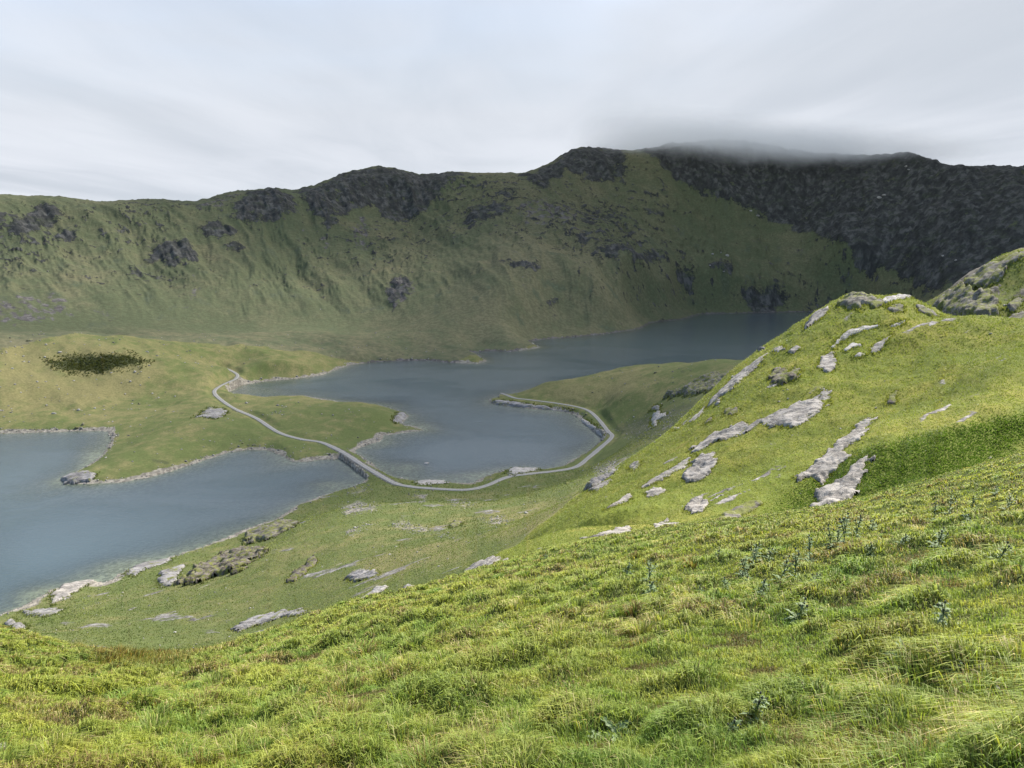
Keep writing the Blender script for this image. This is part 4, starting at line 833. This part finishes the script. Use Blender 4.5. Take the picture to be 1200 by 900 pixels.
eg = np.concatenate(EDGE); eg = eg[field(SDL, eg[:, 0], eg[:, 1]) < -1.5]; eg = np.repeat(eg, 2, 0); ne = len(eg); eg[:, :2] += rng.normal(0, 1, (ne, 2)) * (.0011 * eg[:, 2:3]); er = rng.uniform(0, 1, ne); ek = (eg[:, 2] < 245)[:, None]
et = np.where(ek, lerp(np.tile(C3(.30,.31,.068), (ne, 1)), C3(.17,.205,.042), er), lerp(np.tile(C3(.205,.225,.060), (ne, 1)), C3(.115,.155,.040), er)) * rng.uniform(.7, 1.2, ne)[:, None]
blades('edge_grass', eg[:, 0], eg[:, 1], ground(eg[:, 0], eg[:, 1]), eg[:, 2] * .0030 * rng.uniform(.4, 1.3, ne), eg[:, 2] * .0016, slope_dir(eg[:, 0], eg[:, 1], 1.5) + rng.normal(0, 1.0, ne), rng.uniform(.2, .7, ne), et, et * .7, 'longer turf growing over the edges of the rock outcrops', seg=1)
far_turf('hollow_grass', 170000, 70, 135, .0021, .0014, C3(.115,.185,.034), C3(.075,.140,.024), C3(.16,.20,.04),
         lambda a, d, x, y: (d > np.interp(a, AZ, SPLIT)) & (field(hollow_dk, x, y) > rng.uniform(.12, .6, len(x))), 'darker green grass filling the hollow at the foot of the knoll', u2a(850), u2a(1230))
brk = paint2(BRACK, va, 9, 13, 14)
far_turf('bracken', 90000, 640, 900, .0022, .0016, C3(.105,.115,.045), C3(.065,.078,.030), C3(.15,.125,.06),
         lambda a, d, x, y: field(brk, x, y) > rng.uniform(.1, 1.15, len(x)), 'dark bracken bed on the side of the left moraine hill', u2a(20), u2a(210))
# ------------------------------------------------------------------ loose stones too many to count
vis = np.maximum.accumulate(WF, axis=1) <= WF + 1e-4
wgt = np.where((SDL > -4.5) & (SDL < .6), 1.0, 0) + 1.3 * stony + .35 * paint2(SCRUB, va, 5, 10, 15) + .10 * m_va * sstep(0, .4, fbm(X / 15, Y / 18, 741, 3)) + .10 * np.where((PDL > 1.7) & (PDL < 3.2), 1, 0)
wgt = wgt * vis * (SDL < .5) * (np.abs(AA) < HALF) * (PDL > 1.6) * (m_mt < .5) * np.where((U1 < 230) & (V1 < 500), .8, 1); wgt[:, RD < 95] = 0
rr_, cc_ = np.unravel_index(rng.choice(wgt.size, 5200, p=(wgt / wgt.sum()).ravel()), wgt.shape)
px_, py_ = X[rr_, cc_] + rng.normal(0, .5, 5200), Y[rr_, cc_] + rng.normal(0, .8, 5200); ps = np.hypot(px_, py_) / 773 * rng.lognormal(-.55, .45, 5200)
octa = np.array([[1,0,.1],[0,.9,0],[-1,.1,0],[0,-1,.1],[.1,0,.75],[0,0,-.6]], float); ofa = np.array([(0,1,4),(1,2,4),(2,3,4),(3,0,4),(1,0,5),(2,1,5),(3,2,5),(0,3,5)])
for nm, mt_, sel, lb in (('rubble', 'shale', slice(0, 3300), 'grey rubble strewn along the shores and stony ground'), ('pale_rubble', 'quartz', slice(3300, 5200), 'pale rubble strewn along the shores and stony ground')):
    qx, qy, qs = px_[sel], py_[sel], ps[sel]; n = len(qx); th_ = rng.uniform(0, 6.28, n); o3 = octa[None] * rng.uniform(.6, 1.25, (n, 6, 1))
    vx = (o3[..., 0] * np.cos(th_)[:, None] - o3[..., 1] * np.sin(th_)[:, None]) * qs[:, None] + qx[:, None]; vy = (o3[..., 0] * np.sin(th_)[:, None] + o3[..., 1] * np.cos(th_)[:, None]) * qs[:, None] + qy[:, None]
    vz = o3[..., 2] * qs[:, None] + np.maximum(ground(qx, qy), -.1)[:, None] + .1 * qs[:, None]
    ff = (ofa[None] + 6 * np.arange(n)[:, None, None]).reshape(-1, 3)
    tag(new_mesh(nm, np.stack([vx, vy, vz], -1).reshape(-1, 3), ff, 3, MAT[mt_], smooth=False), lb, kind='stuff')

# ------------------------------------------------------------------ thistles and small stones in the near grass
def plant_material(name, col, trans=.25):
    t = NT(name); n_ = t.noise(t.pos(), 30, 3, .6); c = t.mix(t.ramp(n_, .3, .7), tuple(v * .65 for v in col), col)
    tr_ = t.n('ShaderNodeBsdfTranslucent'); t.put(tr_.inputs['Color'], c); m = t.n('ShaderNodeMixShader'); m.inputs[0].default_value = trans
    t.put(m.inputs[1], t.principled(c, .6, None, .3)); t.put(m.inputs[2], tr_.outputs[0]); return t.out(m.outputs[0])
MAT['th_leaf'] = plant_material("thistle_leaf", (.15,.22,.085)); MAT['th_pale'] = plant_material('thistle_pale_leaf', (.20,.27,.12)); MAT['th_stem'] = plant_material('thistle_stem', (.10,.14,.07), .1); MAT['th_head'] = plant_material('thistle_head', (.07,.075,.05), .05)
def spiny_leaf(vs, fs, base, az, el, L, wd, droop, r_):
    """lobed, spine edged leaf along a drooping midrib"""
    n = 7; b = len(vs); ca, sa = math.cos(az), math.sin(az); px, py = -sa, ca
    pts = []
    for i in range(n + 1):
        s_ = i / n; e = el - droop * s_; pts.append((s_ * L * math.cos((el + e) / 2), s_ * L * math.sin((el + e) / 2) - .12 * droop * L * s_ * s_))
    for i, (r, z) in enumerate(pts):
        s_ = i / n; wv = wd * (math.sin(math.pi * min(.97, s_ * .85 + .12))) * (1.35 if i % 2 else .45) * r_.uniform(.85, 1.15)
        c = np.array([base[0] + ca * r, base[1] + sa * r, base[2] + z]); up = .25 * wv
        vs += [c + np.array([px * wv - ca * .1 * wv, py * wv, up]), c, c - np.array([px * wv + ca * .1 * wv, py * wv, -up])]
    for i in range(n):
        o_ = b + i * 3; fs += [(o_, o_ + 1, o_ + 4, o_ + 3), (o_ + 1, o_ + 2, o_ + 5, o_ + 4)]
def tube(vs, fs, p0, p1, r0, r1, k=6):
    b = len(vs); p0, p1 = np.array(p0), np.array(p1)
    for p, r in ((p0, r0), (p1, r1)):
        for i in range(k): vs.append(p + np.array([r * math.cos(6.2832 * i / k), r * math.sin(6.2832 * i / k), 0]))
    for i in range(k): fs.append((b + i, b + (i + 1) % k, b + k + (i + 1) % k, b + k + i))
def mk(name, vs, fs, mat):
    me = bpy.data.meshes.new(name); me.from_pydata([tuple(v) for v in vs], [], fs); me.materials.append(MAT[mat]); me.update(); return me
def thistle_parts(seed, height, nleaf, rosette, pale):
    r_ = random.Random(seed); lv, lf, sv, sf, heads = [], [], [], [], []
    for i in range(rosette): spiny_leaf(lv, lf, (0, 0, .03), 6.2832 * i / rosette + r_.uniform(-.3, .3), r_.uniform(.15, .75), r_.uniform(.26, .42), r_.uniform(.035, .055), r_.uniform(.5, 1.1), r_)
    stems = []
    if height > 0:
        tips = [(0, 0, height)] + [(r_.uniform(-.16, .16), r_.uniform(-.16, .16), height * r_.uniform(.65, .92)) for _ in range(3)]
        for j, tp in enumerate(tips):
            st = (0, 0, 0) if j == 0 else (0, 0, height * r_.uniform(.3, .55)); tube(sv, sf, st, tp, .012, .006)
            for i in range(nleaf if j == 0 else nleaf // 3):
                f_ = (i + .5) / (nleaf if j == 0 else nleaf // 3); p = tuple(st[k_] + (tp[k_] - st[k_]) * f_ for k_ in range(3))
                spiny_leaf(lv, lf, p, r_.uniform(0, 6.28), r_.uniform(.3, .9), (.26 - .15 * f_) * r_.uniform(.7, 1.1), .035, r_.uniform(.4, 1.0), r_)
            hv, hf = [], []
            for k_ in range(5):
                zz = k_ / 4; rr = .024 * (math.sin(math.pi * (.15 + .75 * zz)) + .1); b = len(hv)
                for i in range(8): hv.append((tp[0] + rr * math.cos(.785 * i), tp[1] + rr * math.sin(.785 * i), tp[2] - .01 + .06 * zz))
                if k_:
                    for i in range(8): hf.append((b - 8 + i, b - 8 + (i + 1) % 8, b + (i + 1) % 8, b + i))
            hf.append(tuple(range(len(hv) - 8, len(hv)))); heads.append(mk('flower_head', hv, hf, 'th_head'))
    return (mk('stem', sv, sf, 'th_stem') if sv else None, mk('leaves', lv, lf, 'th_pale' if pale else 'th_leaf'), heads)
TH = {'tall': [thistle_parts(i, .75 + .1 * (i % 3), 16, 7, False) for i in range(3)], 'short': [thistle_parts(10 + i, .42, 11, 8, False) for i in range(2)], 'rosette': [thistle_parts(20 + i, 0, 0, 15, True) for i in range(2)], 'pale': [thistle_parts(30, .55, 14, 14, True)]}
def thistle(u, v, kind, sc_, label, group='thistles in the near grass'):
    x, y = hit(u, v, 2.0, 100); st, lv, hd = random.choice(TH[kind])
    e = bpy.data.objects.new('thistle', None); COL.objects.link(e); e.location = (x, y, float(ground(x, y)[0])); e.rotation_euler = (0, 0, random.uniform(0, 6.28)); e.scale = (sc_ * random.uniform(.36, .46),) * 3; e.rotation_euler = (random.uniform(-.25, .25), random.uniform(-.25, .25), random.uniform(0, 6.28))
    tag(e, label, 'thistle', group)
    for nm, me in [('stem', st), ('leaves', lv)] + [('flower_head', h_) for h_ in hd]:
        if me: o = bpy.data.objects.new(nm, me); COL.objects.link(o); o.parent = e
far_l = 'dark thistle spike standing in the bright grass near the lip of the slope'
for u, v, k_, s_, l_ in (
 (885,662,'tall',1.2,'dark thistle with a wide leafy base near the lip of the slope'),(901,656,'short',1.1,far_l),(914,682,'tall',1.2,far_l),(932,680,'tall',1.3,far_l),(949,660,'tall',1.1,far_l),(974,642,'tall',1.3,far_l),(980,643,'tall',1.0,far_l),(988,640,'tall',1.4,far_l),
 (1002,632,'tall',1.3,far_l),(1021,620,'short',1.2,far_l),(893,694,'short',1.0,far_l),(870,676,'tall',1.1,far_l),(877,682,'short',1.0,far_l),(892,704,'short',1.0,far_l),(934,728,'pale',1.25,'pale green thistle with one tall head and a broad grey rosette'),
 (760,684,'tall',1.2,'dark thistle alone near the lip left of the other spikes'),(762,697,'short',1.1,'short thistle right in front of the lone dark one'),(1167,580,'pale',1.2,'bushy thistle high on the right of the slope'),(1179,600,'tall',1.2,'tall dark thistle high on the slope near the right edge'),(1137,600,'tall',1.1,far_l),(1112,604,'tall',1.2,far_l),(1094,612,'tall',1.2,far_l),
 (1098,643,'tall',1.0,'thistle spike alone on the slope below the row of dark ones'),(1135,617,'short',1.2,far_l),(1169,660,'pale',1.3,'big bushy grey thistle on the right of the slope'),(1104,735,'pale',.9,'grey thistle in the grass below the big bushy one'),(1060,768,'rosette',.9,'flat pale rosette in the yellow grass of the slope'),
 (885,842,'pale',.8,'grey green thistle low in the grass at the bottom of the view'),(863,868,'short',.7,'short dark thistle at the bottom of the view'),(723,862,'rosette',1.05,'large pale spiny rosette low in the grass at the bottom centre'),(700,868,'rosette',.7,'smaller spiny rosette touching the large one'),(1120,790,'short',.6,'small dark thistle in the right foreground grass'),(640,655,'short',1.0,'little thistle on the lip at the top of the slope'),(820,700,'short',1.0,far_l),(850,690,'short',1.0,far_l),(735,672,'short',1.0,far_l),(1060,640,'short',1.0,far_l),(1020,650,'short',.9,far_l),(955,690,'short',1.0,far_l),(842,655,'short',1.0,far_l)):
    thistle(u, v, k_, s_, l_)
for u, v, px, l_ in ((178,815,11,'pale flat stone in the grass of the left slope'),(148,826,7,'small pale stone beside the flat one on the left slope'),(3,878,9,'white stone at the bottom left corner'),(320,894,6,'white stone sunk in the grass at the lower left'),(822,853,10,'white stone near the bottom in the middle of the grass'),(793,866,5,'tiny white stone left of the larger white one at the bottom'),(1168,808,6,'round white stone near the right edge of the grass'),(1150,883,6,'grey stone low at the right in the grass'),(931,867,5,'speck of white stone in the grass low on the right'),(1150,787,8,'weathered stone in a bare patch near the right edge')):
    x, y = hit(u, v, 2, 90); boulder(x, y, px * .6 * math.hypot(x, y) / FPX, 'quartz', l_, None, 'stone', 'stone', -.35)

# ------------------------------------------------------------------ daylight
SUN_AZ, SUN_EL = R(52), R(48)            # azimuth from straight ahead, towards the right
sun = bpy.data.lights.new('sun', 'SUN'); sun.energy = 5.0; sun.angle = R(.6); sun.color = (1, .95, .86)
so = bpy.data.objects.new('sun', sun); COL.objects.link(so)
so.rotation_euler = (math.pi / 2 - SUN_EL, 0, -SUN_AZ + math.pi)
so.location = (0, 0, 900)
w = bpy.data.worlds.new('World'); sc.world = w; w.use_nodes = True
t = NT('', w); sky = t.n('ShaderNodeTexSky', sky_type='NISHITA'); sky.sun_disc = False; sky.sun_elevation = SUN_EL; sky.sun_rotation = SUN_AZ; sky.air_density = 1.0; sky.dust_density = 1.5
bg = t.n('ShaderNodeBackground', i_Color=sky.outputs[0], i_Strength=.14)
o_ = t.n('ShaderNodeOutputWorld'); t.put(o_.inputs['Surface'], bg.outputs[0])

def cloud_material():
    t = NT('cloud_deck'); P = t.pos()
    n1 = t.noise(t.scale(P, 1, .30), .00062, 3, .45, .6); n2 = t.noise(t.scale(P, 1, .24), .0030, 5, .55, .6)
    f = t.math('ADD', t.math('MULTIPLY', n1, .76), t.math('MULTIPLY', n2, .24))
    c = t.mix(t.ramp(f, .34, .66), (.182,.196,.210), (.232,.242,.254))
    b = t.n('ShaderNodeBsdfTranslucent', i_Color=c); tr_ = t.n('ShaderNodeBsdfTransparent')
    m = t.n('ShaderNodeMixShader'); t.put(m.inputs[0], t.attr('thin').outputs['Fac']); t.put(m.inputs[1], b.outputs[0]); t.put(m.inputs[2], tr_.outputs[0])
    return t.out(m.outputs[0])
gx = np.linspace(-9000, 9000, 201); gy = np.r_[np.linspace(420, 3000, 80), np.linspace(3000, 16000, 61)[1:]]  # near rows lie out of view, added to shade valley and lake
GX, GY = np.meshgrid(gx, gy, indexing='ij')
GZ = 640 + 26 * fbm(GX / 1500, GY / 1800, 411, 3) - np.clip((GY - 6000) / 10000, 0, 1) * 420
wv = 160 * fbm(GX / 420, GY / 420, 417, 4)
thin = np.interp(GY + wv, [420, 560, 800, 1000, 1300, 1580, 1750, 2100, 2600, 3200], [1, .97, .78, .53, .52, .47, .13, .08, .04, .0])
thin *= 1 - .6 * sstep(150, 380, GX + .3 * wv) * sstep(640, 760, GY)
thin *= 1 - sstep(350, 900, GX + .5 * wv - .10 * (GY - 1500)) * sstep(1250, 1700, GY + wv)
thin = np.clip(thin * (1 + .7 * fbm(GX / 300, GY / 300, 419, 3)), 0, 1)
n0, n1_ = GX.shape; ii, jj = np.meshgrid(np.arange(n0 - 1), np.arange(n1_ - 1), indexing='ij'); f = (ii * n1_ + jj).ravel()
ck = new_mesh('clouds', np.stack([GX, GY, GZ], -1).reshape(-1, 3), np.stack([f, f + 1, f + n1_ + 1, f + n1_], 1), 4, cloud_material()); add_attr(ck, 'thin', thin.ravel())
tag(ck, 'low grey cloud deck over the mountain, extended out of view over the lake for shade', kind='stuff')
# the cloud bank lying on the summit ridge
def bank_material():
    t = NT('cloud_bank'); P = t.pos(); x = t.n('ShaderNodeSeparateXYZ', i_Vector=P)
    n_ = t.noise(t.scale(P, 1, 1, 1.6), .008, 5, .6); n2 = t.noise(P, .0022, 2, .5)
    zz = t.math('ADD', x.outputs[2], t.math('MULTIPLY', t.math('SUBTRACT', n_, .5), 75.0)); zz = t.math('ADD', zz, t.math('MULTIPLY', t.math('SUBTRACT', n2, .5), 70.0))
    zz = t.math('ADD', zz, t.math('MULTIPLY', t.math('SUBTRACT', x.outputs[0], 500.0), .035))
    d = t.math('MULTIPLY', t.ramp(zz, 314, 386), t.ramp(t.math('ADD', x.outputs[2], t.math('MULTIPLY', t.math('SUBTRACT', x.outputs[0], 430.0), .09)), 424, 362)); d = t.math('MULTIPLY', d, t.ramp(x.outputs[0], 130, 460)); d = t.math('MULTIPLY', d, t.ramp(x.outputs[0], 1130, 800))
    d = t.math('MULTIPLY', d, t.ramp(x.outputs[1], 1640, 1760)); d = t.math('MULTIPLY', d, t.ramp(x.outputs[1], 2500, 2250))
    v = t.n('ShaderNodeVolumePrincipled', i_Density=t.math('MULTIPLY', d, .012)); v.inputs['Color'].default_value = (.975,.988,1.0,1); v.inputs['Anisotropy'].default_value = .2
    return t.out(None, v.outputs[0])
import bmesh
bm = bmesh.new(); bmesh.ops.create_cube(bm, size=1); me = bpy.data.meshes.new('cloud_bank'); bm.to_mesh(me); bm.free(); me.materials.append(bank_material())
cb = bpy.data.objects.new('cloud_bank', me); COL.objects.link(cb); cb.location = (615, 2070, 445); cb.scale = (1050, 880, 310)
bpy.context.view_layer.update(); me.transform(cb.matrix_basis); cb.matrix_basis.identity()
tag(cb, 'low cloud bank lying on the summit ridge above the dark crags', kind='stuff')

# ------------------------------------------------------------------ camera and render settings
cam = bpy.data.cameras.new('camera'); cam.sensor_width = 36; cam.lens = 36 * FPX / 1200; cam.clip_start = .05; cam.clip_end = 60000
co = bpy.data.objects.new('camera', cam); COL.objects.link(co); co.location = (0, 0, ZC); co.rotation_euler = (math.pi / 2 - PITCH, 0, 0)
sc.camera = co
sc.render.engine = 'CYCLES'
sc.view_settings.view_transform = 'Standard'; sc.view_settings.look = 'None'; sc.view_settings.gamma = 1; sc.view_settings.exposure = 1.12
sc.view_settings.use_curve_mapping = False
sc.cycles.use_denoising = True; sc.cycles.denoiser = 'OPENIMAGEDENOISE'
sc.cycles.volume_bounces = 24; sc.cycles.volume_step_rate = 2.0; sc.cycles.max_bounces = 26; sc.cycles.diffuse_bounces = 3; sc.cycles.glossy_bounces = 3; sc.cycles.transparent_max_bounces = 12; sc.cycles.caustics_reflective = False; sc.cycles.caustics_refractive = False
